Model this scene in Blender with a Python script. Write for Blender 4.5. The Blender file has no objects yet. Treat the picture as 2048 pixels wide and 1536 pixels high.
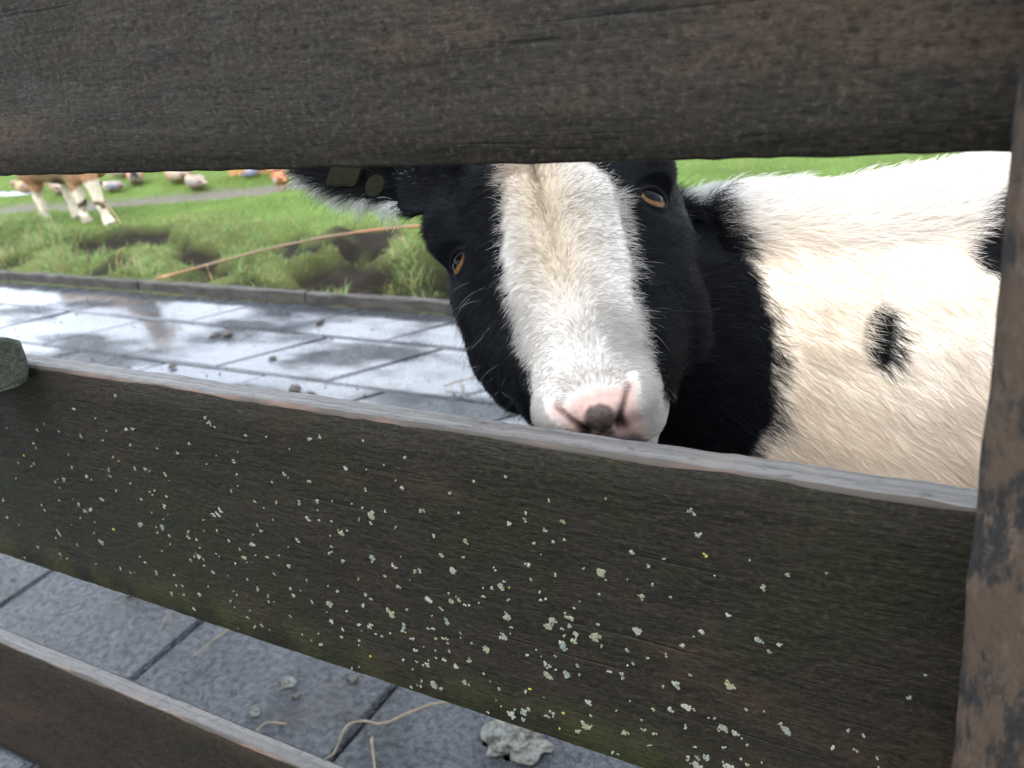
import bpy, bmesh, math, random
import numpy as np
from mathutils import Vector, Matrix

random.seed(7)
rng = np.random.default_rng(11)
scene = bpy.context.scene
C = scene.collection

# ------------------------------------------------------------------ camera
CAM = np.array([0.0, 0.0, 0.9])
R3 = np.array([[0.86269341, 0.10131628, -0.49547462],      # rows: world X (along the fence), Y (across it), Z
               [0.48690044, -0.43122817, 0.75958556],
               [-0.13670422, -0.89653627, -0.42134864]])
cam_d = bpy.data.cameras.new("camera")
cam = bpy.data.objects.new("camera", cam_d); C.objects.link(cam)
M = Matrix.Identity(4)
for i in range(3):
    M[i][0] = R3[i, 0]; M[i][1] = -R3[i, 1]; M[i][2] = -R3[i, 2]; M[i][3] = CAM[i]
cam.matrix_world = M
cam_d.sensor_width = 4.8
cam_d.lens = 4.8 * 1800 / 2048
cam_d.clip_start = 0.01; cam_d.clip_end = 600
cam_d.dof.use_dof = True
cam_d.dof.focus_distance = 0.47
cam_d.dof.aperture_fstop = 2.0
scene.camera = cam

# ------------------------------------------------------------------ sky, sun, exposure
SUN_EL, SUN_AZ = math.radians(66), math.radians(-168)      # azimuth from +Y towards +X
w = bpy.data.worlds.new("World"); scene.world = w; w.use_nodes = True
nt = w.node_tree; nt.nodes.clear()
sky = nt.nodes.new("ShaderNodeTexSky"); sky.sky_type = 'NISHITA'; sky.sun_disc = False
sky.sun_elevation = SUN_EL; sky.sun_rotation = SUN_AZ
sky.air_density = 1.0; sky.dust_density = 1.5; sky.ozone_density = 1.0
bg = nt.nodes.new("ShaderNodeBackground"); bg.inputs[1].default_value = 0.15
wo = nt.nodes.new("ShaderNodeOutputWorld")
tc = nt.nodes.new("ShaderNodeTexCoord"); mp = nt.nodes.new("ShaderNodeMapping"); mp.inputs["Scale"].default_value = (1, 1, 2.2)
cn = nt.nodes.new("ShaderNodeTexNoise"); cn.inputs["Scale"].default_value = 2.6; cn.inputs["Detail"].default_value = 5
cr = nt.nodes.new("ShaderNodeMapRange"); cr.inputs[1].default_value = .32; cr.inputs[2].default_value = .62; cr.inputs[3].default_value = .45; cr.inputs[4].default_value = .92
cm = nt.nodes.new("ShaderNodeMix"); cm.data_type = 'RGBA'
nt.links.new(tc.outputs["Generated"], mp.inputs[0]); nt.links.new(mp.outputs[0], cn.inputs["Vector"]); nt.links.new(cn.outputs["Fac"], cr.inputs[0])
nt.links.new(cr.outputs[0], cm.inputs[0]); nt.links.new(sky.outputs[0], cm.inputs[6]); cm.inputs[7].default_value = (7.4, 8.0, 8.9, 1)   # thin broken cloud
nt.links.new(cm.outputs[2], bg.inputs[0]); nt.links.new(bg.outputs[0], wo.inputs[0])
sun_d = bpy.data.lights.new("sun", 'SUN'); sun_d.energy = 0.9; sun_d.angle = math.radians(45); sun_d.color = (1, .95, .87)
sun = bpy.data.objects.new("sun", sun_d); C.objects.link(sun)
sdir = Vector((math.sin(SUN_AZ) * math.cos(SUN_EL), math.cos(SUN_AZ) * math.cos(SUN_EL), math.sin(SUN_EL)))
sun.rotation_euler = sdir.to_track_quat('Z', 'Y').to_euler(); sun.location = (0, 0, 5)
scene.view_settings.view_transform = 'Standard'; scene.view_settings.look = 'None'
scene.view_settings.exposure = 1.9; scene.view_settings.gamma = 1.0
scene.view_settings.use_curve_mapping = False
scene.cycles.max_bounces = 6; scene.cycles.diffuse_bounces = 3; scene.cycles.use_adaptive_sampling = True; scene.cycles.adaptive_threshold = .03
scene.cycles_curves.shape = 'RIBBONS'
scene.cycles_curves.subdivisions = 2

# ------------------------------------------------------------------ helpers
def tag(o, label=None, cat=None, group=None, kind=None):
    if label: o["label"] = label
    if cat: o["category"] = cat
    if group: o["group"] = group
    if kind: o["kind"] = kind
    return o

def link(name, data, parent=None):
    o = bpy.data.objects.new(name, data); C.objects.link(o)
    if parent is not None: o.parent = parent
    return o

def empty(name, loc=(0, 0, 0), rz=0):
    o = link(name, None); o.location = loc; o.rotation_euler = (0, 0, rz); o.empty_display_size = .05
    return o

def mesh(name, verts, faces, mats=(), smooth=False, midx=None):
    me = bpy.data.meshes.new(name)
    me.from_pydata([tuple(v) for v in verts], [], [tuple(f) for f in faces])
    for m in mats: me.materials.append(m)
    if midx is not None: me.polygons.foreach_set("material_index", np.asarray(midx, dtype=np.int32))
    if smooth: me.polygons.foreach_set("use_smooth", np.ones(len(me.polygons), dtype=bool))
    me.update()
    return me

def color_attr(me, cols, name="col"):
    at = me.attributes.new(name, 'FLOAT_COLOR', 'POINT')
    c = np.ones((len(cols), 4), dtype=np.float32); c[:, :3] = cols
    at.data.foreach_set("color", c.ravel())

def vn(p, f, seed=0):
    """value noise in 0..1 at points p (n,3)"""
    q = np.asarray(p, float) * f + 1000.0
    i = np.floor(q).astype(np.int64); t = q - i; t = t * t * (3 - 2 * t)
    def h(a, b, c):
        v = (a * 374761393 + b * 668265263 + c * 2147483647 + seed * 1274126177) & 0xffffffff
        v = ((v ^ (v >> 13)) * 1274126177) & 0xffffffff
        v = ((v ^ (v >> 16)) * 2246822519) & 0xffffffff
        return ((v ^ (v >> 15)) & 0xffff) / 65535.0
    x, y, z = i[:, 0], i[:, 1], i[:, 2]; u, v, ww = t[:, 0], t[:, 1], t[:, 2]
    def L(a, b, k): return a + (b - a) * k
    return L(L(L(h(x, y, z), h(x + 1, y, z), u), L(h(x, y + 1, z), h(x + 1, y + 1, z), u), v),
             L(L(h(x, y, z + 1), h(x + 1, y, z + 1), u), L(h(x, y + 1, z + 1), h(x + 1, y + 1, z + 1), u), v), ww)

def vn2(x, y, f, seed=0):
    p = np.stack([np.asarray(x, float).ravel(), np.asarray(y, float).ravel(), np.zeros(np.size(x))], 1)
    return vn(p, f, seed).reshape(np.shape(x))

def sstep(a, b, x):
    t = np.clip((x - a) / (b - a), 0, 1); return t * t * (3 - 2 * t)

class Mat:
    def __init__(s, name, rough=.6, spec=.4):
        s.m = bpy.data.materials.new(name); s.m.use_nodes = True
        s.t = s.m.node_tree; s.n = s.t.nodes; s.b = s.n["Principled BSDF"]
        s.b.inputs["Roughness"].default_value = rough
        s.b.inputs["Specular IOR Level"].default_value = spec
    def node(s, ty, **kw):
        nd = s.n.new(ty)
        for k, v in kw.items(): setattr(nd, k, v)
        return nd
    def put(s, sock, v):
        if isinstance(v, bpy.types.NodeSocket): s.t.links.new(v, sock)
        elif isinstance(v, (tuple, list)) and len(v) == 3 and sock.type == 'RGBA': sock.default_value = (*v, 1)
        else: sock.default_value = v
    def pos(s, scale=(1, 1, 1), obj=False):
        if obj: o = s.node("ShaderNodeTexCoord").outputs["Object"]
        else: o = s.node("ShaderNodeNewGeometry").outputs["Position"]
        mp = s.node("ShaderNodeMapping"); s.put(mp.inputs[0], o); mp.inputs["Scale"].default_value = scale
        return mp.outputs[0]
    def noise(s, vec, scale=5, detail=4, rough=.55, dist=0):
        nd = s.node("ShaderNodeTexNoise"); s.put(nd.inputs["Vector"], vec)
        nd.inputs["Scale"].default_value = scale; nd.inputs["Detail"].default_value = detail
        nd.inputs["Roughness"].default_value = rough; nd.inputs["Distortion"].default_value = dist
        return nd.outputs["Fac"]
    def voro(s, vec, scale=5, rand=1):
        nd = s.node("ShaderNodeTexVoronoi"); s.put(nd.inputs["Vector"], vec)
        nd.inputs["Scale"].default_value = scale; nd.inputs["Randomness"].default_value = rand
        return nd.outputs["Distance"]
    def rmp(s, fac, a, b, lo=0, hi=1):
        nd = s.node("ShaderNodeMapRange"); nd.interpolation_type = 'SMOOTHSTEP'
        s.put(nd.inputs[0], fac)
        for k, v in enumerate((a, b, lo, hi)): nd.inputs[1 + k].default_value = v
        return nd.outputs[0]
    def mix(s, fac, a, b, mode='MIX'):
        nd = s.node("ShaderNodeMix", data_type='RGBA', blend_type=mode)
        s.put(nd.inputs["Factor"], fac); s.put(nd.inputs["A"], a); s.put(nd.inputs["B"], b)
        ins = [q for q in nd.inputs if q.type == 'RGBA']
        s.put(ins[0], a); s.put(ins[1], b)
        return [q for q in nd.outputs if q.type == 'RGBA'][0]
    def math(s, op, a, b=0.0):
        nd = s.node("ShaderNodeMath", operation=op); s.put(nd.inputs[0], a); s.put(nd.inputs[1], b); return nd.outputs[0]
    def bump(s, h, strength=.5, dist=.002, normal=None):
        nd = s.node("ShaderNodeBump"); s.put(nd.inputs["Height"], h)
        nd.inputs["Strength"].default_value = strength; nd.inputs["Distance"].default_value = dist
        if normal is not None: s.put(nd.inputs["Normal"], normal)
        return nd.outputs[0]
    def attr(s, name="col"):
        nd = s.node("ShaderNodeAttribute", attribute_name=name); return nd.outputs["Color"]
    def set(s, **kw):
        names = dict(color="Base Color", rough="Roughness", normal="Normal", spec="Specular IOR Level", coat="Coat Weight",
                     coat_rough="Coat Roughness", coat_n="Coat Normal", trans="Transmission Weight", sss="Subsurface Weight")
        for k, v in kw.items(): s.put(s.b.inputs[names[k]], v)
        return s.m

# ------------------------------------------------------------------ materials
def wood_board(name, tint=(1, 1, 1), algae=.5, seed=0.0, rel=.55, gx=9, moss=0):
    m = Mat(name, .75, .16)
    g = m.pos((gx, 60, 60)); p = m.pos()
    grain = m.noise(g, 1.6, 6, .65, .6)
    big = m.noise(p, 9 + seed, 4, .6)
    blotch = m.noise(p, 38, 5, .65)
    pits = m.noise(m.pos((150, 330, 330)), 1.0, 3, .6)
    c = m.mix(m.rmp(grain, .3, .7), tuple(np.array((.0085, .0074, .0058)) * tint), tuple(np.array((.020, .0172, .0138)) * tint))
    c = m.mix(m.rmp(blotch, .52, .75, 0, .55), c, tuple(np.array((.030, .0235, .0175)) * tint))
    c = m.mix(m.rmp(m.noise(m.pos((8, 22, 22)), 1, 4, .6), .55, .68, 0, .7), c, tuple(np.array((.036, .025, .0165)) * tint))
    c = m.mix(m.rmp(big, .46, .66, 0, algae), c, (.0080, .0095, .0028))
    c = m.mix(m.rmp(pits, .50, .30, 0, .75), c, (.0035, .003, .0024))
    crack = m.noise(m.pos((4, 140, 140)), 1, 3, .6, .4)
    c = m.mix(m.rmp(crack, .36, .28, 0, .6), c, (.003, .0027, .002))
    if moss:
        sz = m.node("ShaderNodeSeparateXYZ"); m.put(sz.inputs[0], p)
        mz = m.math('MULTIPLY', m.rmp(sz.outputs[2], moss + .045, moss, 0, 1), m.rmp(m.noise(m.pos((1, 1, .5)), 26, 4, .6), .38, .6))
        c = m.mix(m.math('MULTIPLY', mz, .9), c, (.022, .0235, .0060))
    gritty = m.noise(p, 330, 3, .7)
    c = m.mix(m.rmp(gritty, .50, .72, 0, .55), c, tuple(np.array((.050, .043, .033)) * tint)); c = m.mix(m.rmp(gritty, .48, .32, 0, .6), c, (.005, .0045, .0035))
    h = m.math('ADD', m.math('MULTIPLY', pits, .8), m.math('MULTIPLY', m.noise(m.pos((60, 400, 400)), 1, 4, .6), .7))
    h = m.math('ADD', h, m.math('MULTIPLY', m.noise(p, 160, 4, .6), .8)); h = m.math('ADD', h, m.rmp(crack, .26, .36, -.5, 0))
    return m.set(color=c, rough=m.rmp(blotch, .3, .7, .55, .85), normal=m.bump(h, rel, .0022))

M_BOARD = wood_board("weathered_board", (.66, .60, .45), .75, 0, .6, 9, .5165)
M_BOARD_TOPRAIL = wood_board("weathered_top_board", (1.12, 1.06, 1.0), .2, 1.3, .30, 5)
M_BOARD_LOW = wood_board("reddish_low_board", (.75, .56, .42), .35, .7)
m = Mat("grey_weathered_top", .55, .5)
gr = m.noise(m.pos((4, 520, 90)), 1, 5, .7, .3); sp = m.noise(m.pos((120, 330, 330)), 1, 4, .7)
c = m.mix(m.rmp(gr, .3, .7), (.026, .024, .021), (.100, .094, .088))
c = m.mix(m.rmp(sp, .52, .64, 0, .75), c, (.02, .018, .015))
c = m.mix(m.rmp(m.noise(m.pos(), 30, 3), .5, .75, 0, .4), c, (.11, .09, .07))
M_TOP = m.set(color=c, normal=m.bump(m.math('ADD', gr, m.math('MULTIPLY', sp, 1.0)), .9, .0025))
m = Mat("worn_red_edge", .7, .3)
gr = m.noise(m.pos((14, 300, 300)), 1, 5, .6, .3)
c = m.mix(m.rmp(gr, .3, .7), (.045, .028, .020), (.095, .060, .043))
c = m.mix(m.rmp(m.noise(m.pos((14, 40, 40)), 1, 4), .42, .56), c, (.03, .025, .02))
M_EDGE = m.set(color=c, normal=m.bump(gr, .4, .001))

m = Mat("mottled_post_wood", .7, .35)
p = m.pos((60, 60, 26)); bl = m.noise(p, 1.0, 5, .68); fi = m.noise(m.pos((330, 330, 130)), 1, 3)
c = m.mix(m.rmp(bl, .44, .54), (.0075, .0068, .0064), (.041, .0265, .0165))
c = m.mix(m.rmp(m.noise(m.pos((120, 120, 50)), 1, 5, .7), .54, .62, 0, .8), c, (.060, .041, .028))
c = m.mix(m.rmp(fi, .45, .3, 0, .7), c, (.008, .007, .006))
M_POST = m.set(color=c, normal=m.bump(m.math('ADD', bl, m.math('MULTIPLY', fi, .7)), .6, .002))

m = Mat("green_stained_rail_wood", .75, .3)
p = m.pos((50, 50, 50)); bl = m.noise(p, 1, 5, .65)
c = m.mix(m.rmp(bl, .35, .7), (.024, .029, .019), (.055, .053, .040))
c = m.mix(m.rmp(m.noise(m.pos(), 26, 3), .45, .65, 0, .7), c, (.024, .036, .026))
c = m.mix(m.rmp(m.noise(m.pos((180, 240, 240)), 1, 4, .7), .50, .66, 0, .7), c, (.075, .072, .058))
M_RAIL = m.set(color=c, spec=.12, normal=m.bump(m.noise(m.pos((160, 260, 260)), 1, 4, .65), .9, .003))

m = Mat("lichen", .9, .1)
M_LICHEN = m.set(color=m.attr(), normal=m.bump(m.noise(m.pos(), 900, 3), .6, .0006))

m = Mat("wet_concrete_slab", .4, .5)
p = m.pos(); big = m.noise(p, 2.2, 5, .6); mid = m.noise(p, 9, 5, .6); fine = m.noise(p, 95, 4, .65); ff = m.noise(p, 240, 3, .6)
c = m.mix(m.rmp(mid, .35, .65), (.015, .0175, .0215), (.030, .034, .040))
c = m.mix(m.rmp(fine, .52, .68, 0, .6), c, (.010, .0105, .012))  # dark flecks paint in relief shading that the even sky leaves out
c = m.mix(m.rmp(m.noise(p, 5.3, 5, .7), .56, .7, 0, .5), c, (.030, .026, .020))
sep = m.node("ShaderNodeSeparateXYZ"); m.put(sep.inputs[0], p)
film = m.math('ADD', m.noise(m.pos((2.2, 5.5, 1)), 1.0, 4, .5), m.rmp(sep.outputs[1], .9, 1.6, -.30, .105))
wet = m.rmp(film, .47, .64)                                  # standing water collects in the hollow along the edging
h = m.math('ADD', m.math('MULTIPLY', fine, 1.0), m.math('MULTIPLY', ff, .6))
M_SLAB = m.set(color=c, rough=m.rmp(mid, .3, .7, .14, .34), normal=m.bump(h, 1.0, .009), spec=m.rmp(fine, .34, .62, .42, .13),
               coat=wet, coat_rough=.10)
m = Mat("joint_dirt", .8, .3)
M_JOINT = m.set(color=m.mix(m.noise(m.pos(), 60, 4), (.022, .02, .017), (.05, .045, .035)))
m = Mat("edging_concrete", .7, .3)
nn = m.noise(m.pos((12, 40, 40)), 1, 5, .65)
c = m.mix(m.rmp(nn, .35, .65), (.022, .0195, .016), (.055, .050, .043))
M_KERB = m.set(color=c, normal=m.bump(m.noise(m.pos(), 180, 3), .5, .002))

m = Mat("pasture_soil", .95, .03)
p = m.pos(); a0 = m.attr("col"); fn = m.noise(p, 45, 5, .65)
c = m.mix(m.rmp(fn, .3, .7, 0, .5), a0, m.mix(.5, a0, (.03, .03, .015)))
M_SOIL = m.set(color=c, normal=m.bump(m.noise(p, 60, 5, .7), .8, .02))
m = Mat("grass_blade", .55, .3)
M_GRASS = m.set(color=m.attr())
tr = m.node("ShaderNodeBsdfTranslucent"); m.put(tr.inputs[0], m.attr())
mx = m.node("ShaderNodeMixShader"); mx.inputs[0].default_value = .35
m.t.links.new(m.b.outputs[0], mx.inputs[1]); m.t.links.new(tr.outputs[0], mx.inputs[2])
m.t.links.new(mx.outputs[0], m.n["Material Output"].inputs[0])

def plain(name, col, rough=.6, spec=.4, var=.25, sc=60):
    m = Mat(name, rough, spec); nn = m.noise(m.pos(obj=True), sc, 4, .6)
    d = tuple(np.array(col) * (1 - var)); l = tuple(np.minimum(np.array(col) * (1 + var), 1))
    return m.set(color=m.mix(m.rmp(nn, .3, .7), d, l), normal=m.bump(nn, .2, .001))
M_WATER = plain("puddle_water", (.05, .045, .04), .03, .5, .05)
M_STICK = None
m = Mat("cane_bark", .5, .4)
nn = m.noise(m.pos((7, 7, 7)), 1, 4, .6)
c = m.mix(m.rmp(nn, .4, .6), (.25, .105, .045), (.15, .10, .055))
c = m.mix(m.rmp(m.noise(m.pos((9, 9, 9)), 1.3, 3), .58, .66, 0, .8), c, (.40, .22, .10))
M_STICK = m.set(color=c)
M_STRAW = plain("dry_straw", (.12, .095, .06), .6, .3, .3)
M_REED = plain("dead_reed", (.36, .24, .11), .6, .3, .3)
M_DIRT = plain("dark_dung", (.028, .022, .016), .6, .4, .4, 200)
M_CHUNK = None
m = Mat("pale_crusted_lump", .8, .3)
nn = m.noise(m.pos(obj=True), 90, 5, .7)
M_CHUNK = m.set(color=m.mix(m.rmp(nn, .35, .62), (.024, .022, .019), (.105, .110, .097)), normal=m.bump(nn, .8, .004))

def fur_mat(name, transl=.25):
    m = Mat(name, .45, .15)
    m.set(color=m.attr())
    tr = m.node("ShaderNodeBsdfTranslucent"); m.put(tr.inputs[0], m.attr())
    mx = m.node("ShaderNodeMixShader"); mx.inputs[0].default_value = transl
    m.t.links.new(m.b.outputs[0], mx.inputs[1]); m.t.links.new(tr.outputs[0], mx.inputs[2])
    m.t.links.new(mx.outputs[0], m.n["Material Output"].inputs[0])
    return m.m
M_FUR = fur_mat("goat_fur")
m = Mat("goat_skin", .8, .05)
M_SKIN = m.set(color=m.attr(), normal=m.bump(m.noise(m.pos(), 700, 3), .35, .0008), sss=0.0)
M_IRIS = None
m = Mat("amber_iris", .35, .08)
nn = m.noise(m.pos(obj=True), 500, 4, .6)
M_IRIS = m.set(color=m.mix(nn, (.075, .034, .009), (.15, .075, .023)), coat=.05, coat_rough=.04)
m = Mat("black_pupil", .08, .05); M_PUPIL = m.set(color=(.002, .002, .002))
m = Mat("dark_eyelid", .6, .04); M_LID = m.set(color=(.005, .005, .006))
M_TAG = plain("olive_plastic_tag", (.0105, .011, .005), .8, .08, .3, 300)
M_HOOF = plain("hoof_horn", (.05, .04, .03), .5, .4)

# ------------------------------------------------------------------ pavement
def slab_mesh(x0, x1, y0, y1, k0, k1, zt, bev=.007, th=.05):
    """k0,k1: sideways run of the joints at the near and far edge"""
    co = [(x0 + k0, y0), (x1 + k0, y0), (x1 + k1, y1), (x0 + k1, y1)]
    cx_ = sum(q[0] for q in co) / 4; cy_ = sum(q[1] for q in co) / 4
    V = []; ax, ay = random.uniform(-.006, .006), random.uniform(-.006, .006)
    for lev, z, ins in ((0, -th, 0), (1, -bev, 0), (2, 0, bev)):
        for (x, y) in co:
            dx = math.copysign(ins, cx_ - x) if ins else 0; dy = math.copysign(ins, cy_ - y) if ins else 0
            V.append((x + dx + random.uniform(-.0015, .0015), y + dy + random.uniform(-.0015, .0015), zt + z + (x - cx_) * ax + (y - cy_) * ay))
    F = [(8, 9, 10, 11)]
    for l in (0, 4):
        for i in range(4): F.append((l + i, l + (i + 1) % 4, l + 4 + (i + 1) % 4, l + 4 + i))
    return mesh("slab", V, F, [M_SLAB])

pav = link("pavement", mesh("pavement", [(-7, -2.0, -.014), (2.6, -2.0, -.014), (2.6, 1.997, -.014), (-7, 1.997, -.014)], [(0, 1, 2, 3)], [M_JOINT]))
tag(pav, kind="structure")
rows = [1.995, 1.78, 1.52, 1.28, .86, .40, -.06, -.52, -.98, -1.44, -1.9]
def skew(y): return .75 * max(0, y - 1.28)
for ri in range(len(rows) - 1):
    ya, yb = rows[ri + 1], rows[ri]
    step = .40; off = 0 if ri > 2 else .2 * (ri % 2)
    for kx in range(-15, 7):
        x0 = -.735 + .40 * kx + off; g = .0022
        o = link("slab", slab_mesh(x0 + g, x0 + step - g, ya + g, yb - g, skew(ya), skew(yb), random.uniform(-.003, .001)), pav)

kerb = link("edging", mesh("edging", [(-9, 2.003, -.05), (5, 2.003, -.05), (5, 2.018, -.05), (-9, 2.018, -.05), (-9, 2.003, .02), (5, 2.003, .02), (5, 2.018, .02), (-9, 2.018, .02)],
            [(0, 1, 5, 4), (2, 3, 7, 6), (4, 5, 6, 7), (1, 2, 6, 5), (3, 0, 4, 7)], [M_KERB]))
tag(kerb, kind="structure")
for k in range(-11, 5):
    x0 = -2.04 + .82 * k; n = 14
    V = []; F = []
    prof = [(1.998, -.05), (1.998, .030), (2.001, .034), (2.020, .034), (2.023, .030), (2.023, -.05)]
    for i in range(n + 1):
        x = x0 + .004 + (.812) * i / n
        for (y, z) in prof:
            V.append((x, y + random.uniform(-.002, .002), z + (random.uniform(-.003, .003) if z > 0 else 0)))
    for i in range(n):
        for j in range(5): F.append((i * 6 + j, (i + 1) * 6 + j, (i + 1) * 6 + j + 1, i * 6 + j + 1))
    F += [(0, 1, 2, 3, 4, 5), tuple(n * 6 + q for q in (5, 4, 3, 2, 1, 0))]
    link("edging_block", mesh("edging_block", V, F, [M_KERB]), kerb)

# ------------------------------------------------------------------ pasture
MUD = [(-2.13, 2.33, .16, .09), (-1.76, 2.22, .30, .15), (-2.62, 2.20, .10, .08), (-2.35, 2.10, .08, .05), (-2.12, 2.13, .16, .09), (-3.42, 2.49, .10, .05),
       (-3.70, 2.46, .09, .05), (-1.35, 2.3, .2, .1), (-3.55, 2.36, .12, .04), (-3.1, 2.42, .06, .04), (-2.9, 2.33, .07, .05), (-2.45, 2.42, .09, .04),
       (-4.1, 2.3, .1, .04), (-.7, 2.3, .2, .08), (-2.25, 2.62, .10, .02), (-2.62, 2.6, .08, .02), (-3.9, 2.12, .09, .05), (-3.2, 2.14, .06, .05)]
PATH = np.array([(-8.0, 2.5), (-5.6, 2.93), (-4.39, 3.15), (-3.74, 3.35), (-3.3, 3.52), (-2.0, 4.2), (0, 5.5)])
def path_d(x, y):
    d = np.full(np.shape(x), 9.0)
    for (a, b) in zip(PATH[:-1], PATH[1:]):
        ab = b - a; t = np.clip(((x - a[0]) * ab[0] + (y - a[1]) * ab[1]) / (ab @ ab), 0, 1)
        d = np.minimum(d, np.hypot(x - a[0] - t * ab[0], y - a[1] - t * ab[1]))
    return d
def mud_w(x, y):
    m_ = np.zeros(np.shape(x)); dz = np.zeros(np.shape(x))
    nz = vn2(x, y, 14, 3) - .5
    for (mx_, my_, r_, d_) in MUD:
        d = np.hypot((x - mx_) / 1.3, y - my_) / (r_ * 1.35) + nz * .9
        k = 1 - sstep(.55, 1.05, d); m_ = np.maximum(m_, k); dz = np.minimum(dz, -d_ * k)
    return m_, dz
def zone(x, y):
    bank = (1 - sstep(2.5, 2.95, y + .25 * (vn2(x, y, 3, 5) - .5)))
    return bank
def ground_z(x, y):
    x = np.asarray(x, float); y = np.asarray(y, float)
    bank = zone(x, y); mw, dz = mud_w(x, y)
    z = .01 + bank * (.02 + .085 * (vn2(x, y, 5, 1) - .4) + .04 * (vn2(x, y, 13, 2) - .5)) + .012 * (vn2(x, y, 2, 8) - .5) + .006 * (vn2(x, y, 25, 4) - .5)
    z = z + dz
    pd = path_d(x, y); z = z - .025 * (1 - sstep(.05, .2, pd + .12 * (vn2(x, y, 6, 9) - .5)))
    edge = sstep(2.03, 2.16, y); z = z * edge + .025 * (1 - edge) * 1.0
    z = np.where(y < 2.02, -.06, z)
    pud = 1 - sstep(.7, 1.1, np.hypot((x + 5.95) / .45, (y - 3.37) / .12)); z = z - .03 * pud
    return z
def ground_col(x, y):
    n1 = vn2(x, y, 7, 12)[..., None]; bank = zone(x, y)[..., None]
    c = np.array((.120, .180, .045)) * (1 - n1 * .35) * (1 - bank) + np.array((.11, .13, .045)) * bank * (1 - .4 * n1)
    mw, _ = mud_w(x, y); mw = mw[..., None]
    c = c * (1 - mw) + mw * np.array((.021, .0175, .015))
    pw = (1 - sstep(.06, .16, path_d(x, y) + .12 * (vn2(x, y, 6, 9) - .5)))[..., None]
    c = c * (1 - pw) + pw * np.array((.15, .135, .115))
    return c
xs = np.concatenate([-np.geomspace(250, 7.2, 14), np.arange(-7, 1.5, .03), np.geomspace(1.6, 250, 20)])
ys = np.concatenate([-np.geomspace(250, 3, 8), [-2.1, 1.95, 2.0205], np.arange(2.03, 4.4, .025), np.arange(4.42, 7, .08), np.geomspace(7.1, 300, 20)])
X, Y = np.meshgrid(xs, ys); Zg = ground_z(X, Y)
nx, ny = len(xs), len(ys)
V = np.stack([X.ravel(), Y.ravel(), Zg.ravel()], 1)
ii = (np.arange(ny - 1)[:, None] * nx + np.arange(nx - 1)[None]).ravel()
F = np.stack([ii, ii + 1, ii + nx + 1, ii + nx], 1)
me = bpy.data.meshes.new("ground"); me.vertices.add(len(V)); me.vertices.foreach_set("co", V.ravel())
me.loops.add(F.size); me.loops.foreach_set("vertex_index", F.ravel().astype(np.int32))
me.polygons.add(len(F)); me.polygons.foreach_set("loop_start", np.arange(0, F.size, 4, dtype=np.int32))
me.polygons.foreach_set("use_smooth", np.ones(len(F), bool)); me.update(); me.validate()
me.materials.append(M_SOIL); color_attr(me, ground_col(X.ravel(), Y.ravel()))
tag(link("ground", me), kind="structure")

def grass(name, n, xr, yr, lmin, lmax, wid, cols, label, keep, bend=.5):
    x = rng.uniform(*xr, n); y = rng.uniform(*yr, n)
    k = keep(x, y) > rng.random(n); x, y = x[k], y[k]; n = len(x)
    z = ground_z(x, y)
    clump = vn2(x, y, 16, 21)
    L = (lmin + (lmax - lmin) * rng.random(n)) * (.55 + .9 * clump)
    th = rng.uniform(0, 2 * np.pi, n); ph = th + rng.normal(0, .5, n) + 3 * (vn2(x, y, 9, 22) - .5)
    lean = rng.uniform(.15, 1.0, n) * bend * 1.6
    d = np.stack([np.cos(ph) * np.sin(lean), np.sin(ph) * np.sin(lean), np.cos(lean)], 1)
    d2 = np.stack([np.cos(ph) * np.sin(lean * 1.9), np.sin(ph) * np.sin(lean * 1.9), np.cos(lean * 1.9)], 1)
    s = np.stack([-np.sin(th), np.cos(th), np.zeros(n)], 1) * wid * rng.uniform(.6, 1.3, n)[:, None]
    b = np.stack([x, y, z - .004], 1); m_ = b + d * (L * .55)[:, None]; t = m_ + d2 * (L * .45)[:, None]
    V = np.stack([b - s, b + s, m_ + s * .8, m_ - s * .8, t], 1).reshape(-1, 3)
    o = np.arange(n) * 5
    Q = np.stack([o, o + 1, o + 2, o + 3], 1); T = np.stack([o + 3, o + 2, o + 4], 1)
    me = bpy.data.meshes.new(name); me.vertices.add(len(V)); me.vertices.foreach_set("co", V.ravel())
    li = np.concatenate([Q.ravel(), T.ravel()]).astype(np.int32)
    me.loops.add(len(li)); me.loops.foreach_set("vertex_index", li)
    me.polygons.add(2 * n); me.polygons.foreach_set("loop_start", np.concatenate([np.arange(n) * 4, 4 * n + np.arange(n) * 3]).astype(np.int32))
    me.update(); me.materials.append(M_GRASS)
    ci = rng.random(n); patch = vn2(x, y, 4, 33)
    cc = np.array(cols[0])[None] * (1 - ci)[:, None] + np.array(cols[1])[None] * ci[:, None]
    dry = (rng.random(n) < cols[3] * (.3 + 1.4 * patch))
    cc[dry] = np.array(cols[2]) * rng.uniform(.6, 1.2, dry.sum())[:, None]
    color_attr(me, np.repeat(cc, 5, 0))
    return tag(link(name, me), label, "grass", kind="stuff")
def keep_lawn(x, y):
    mw, _ = mud_w(x, y); return (1 - mw) * sstep(.07, .15, path_d(x, y) + .1 * (vn2(x, y, 6, 9) - .5)) * (1 - .75 * zone(x, y)) * sstep(2.06, 2.1, y)
def keep_bank(x, y):
    mw, _ = mud_w(x, y); return (1 - mw) ** 2 * zone(x, y) * sstep(.25, .5, vn2(x, y, 11, 44) + .12)
grass("lawn_grass", 190000, (-7, .8), (2.3, 5.6), .012, .030, .0013, ((.125, .205, .040), (.195, .290, .070), (.26, .23, .10), .04), "short bright green pasture grass beyond the paved strip", keep_lawn, .9)
grass("bank_grass", 42000, (-5.5, .6), (2.05, 3.0), .016, .046, .0016, ((.09, .155, .035), (.165, .245, .062), (.30, .23, .11), .22), "longer rough grass tufts on the muddy bank behind the edging", keep_bank, .75)
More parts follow.
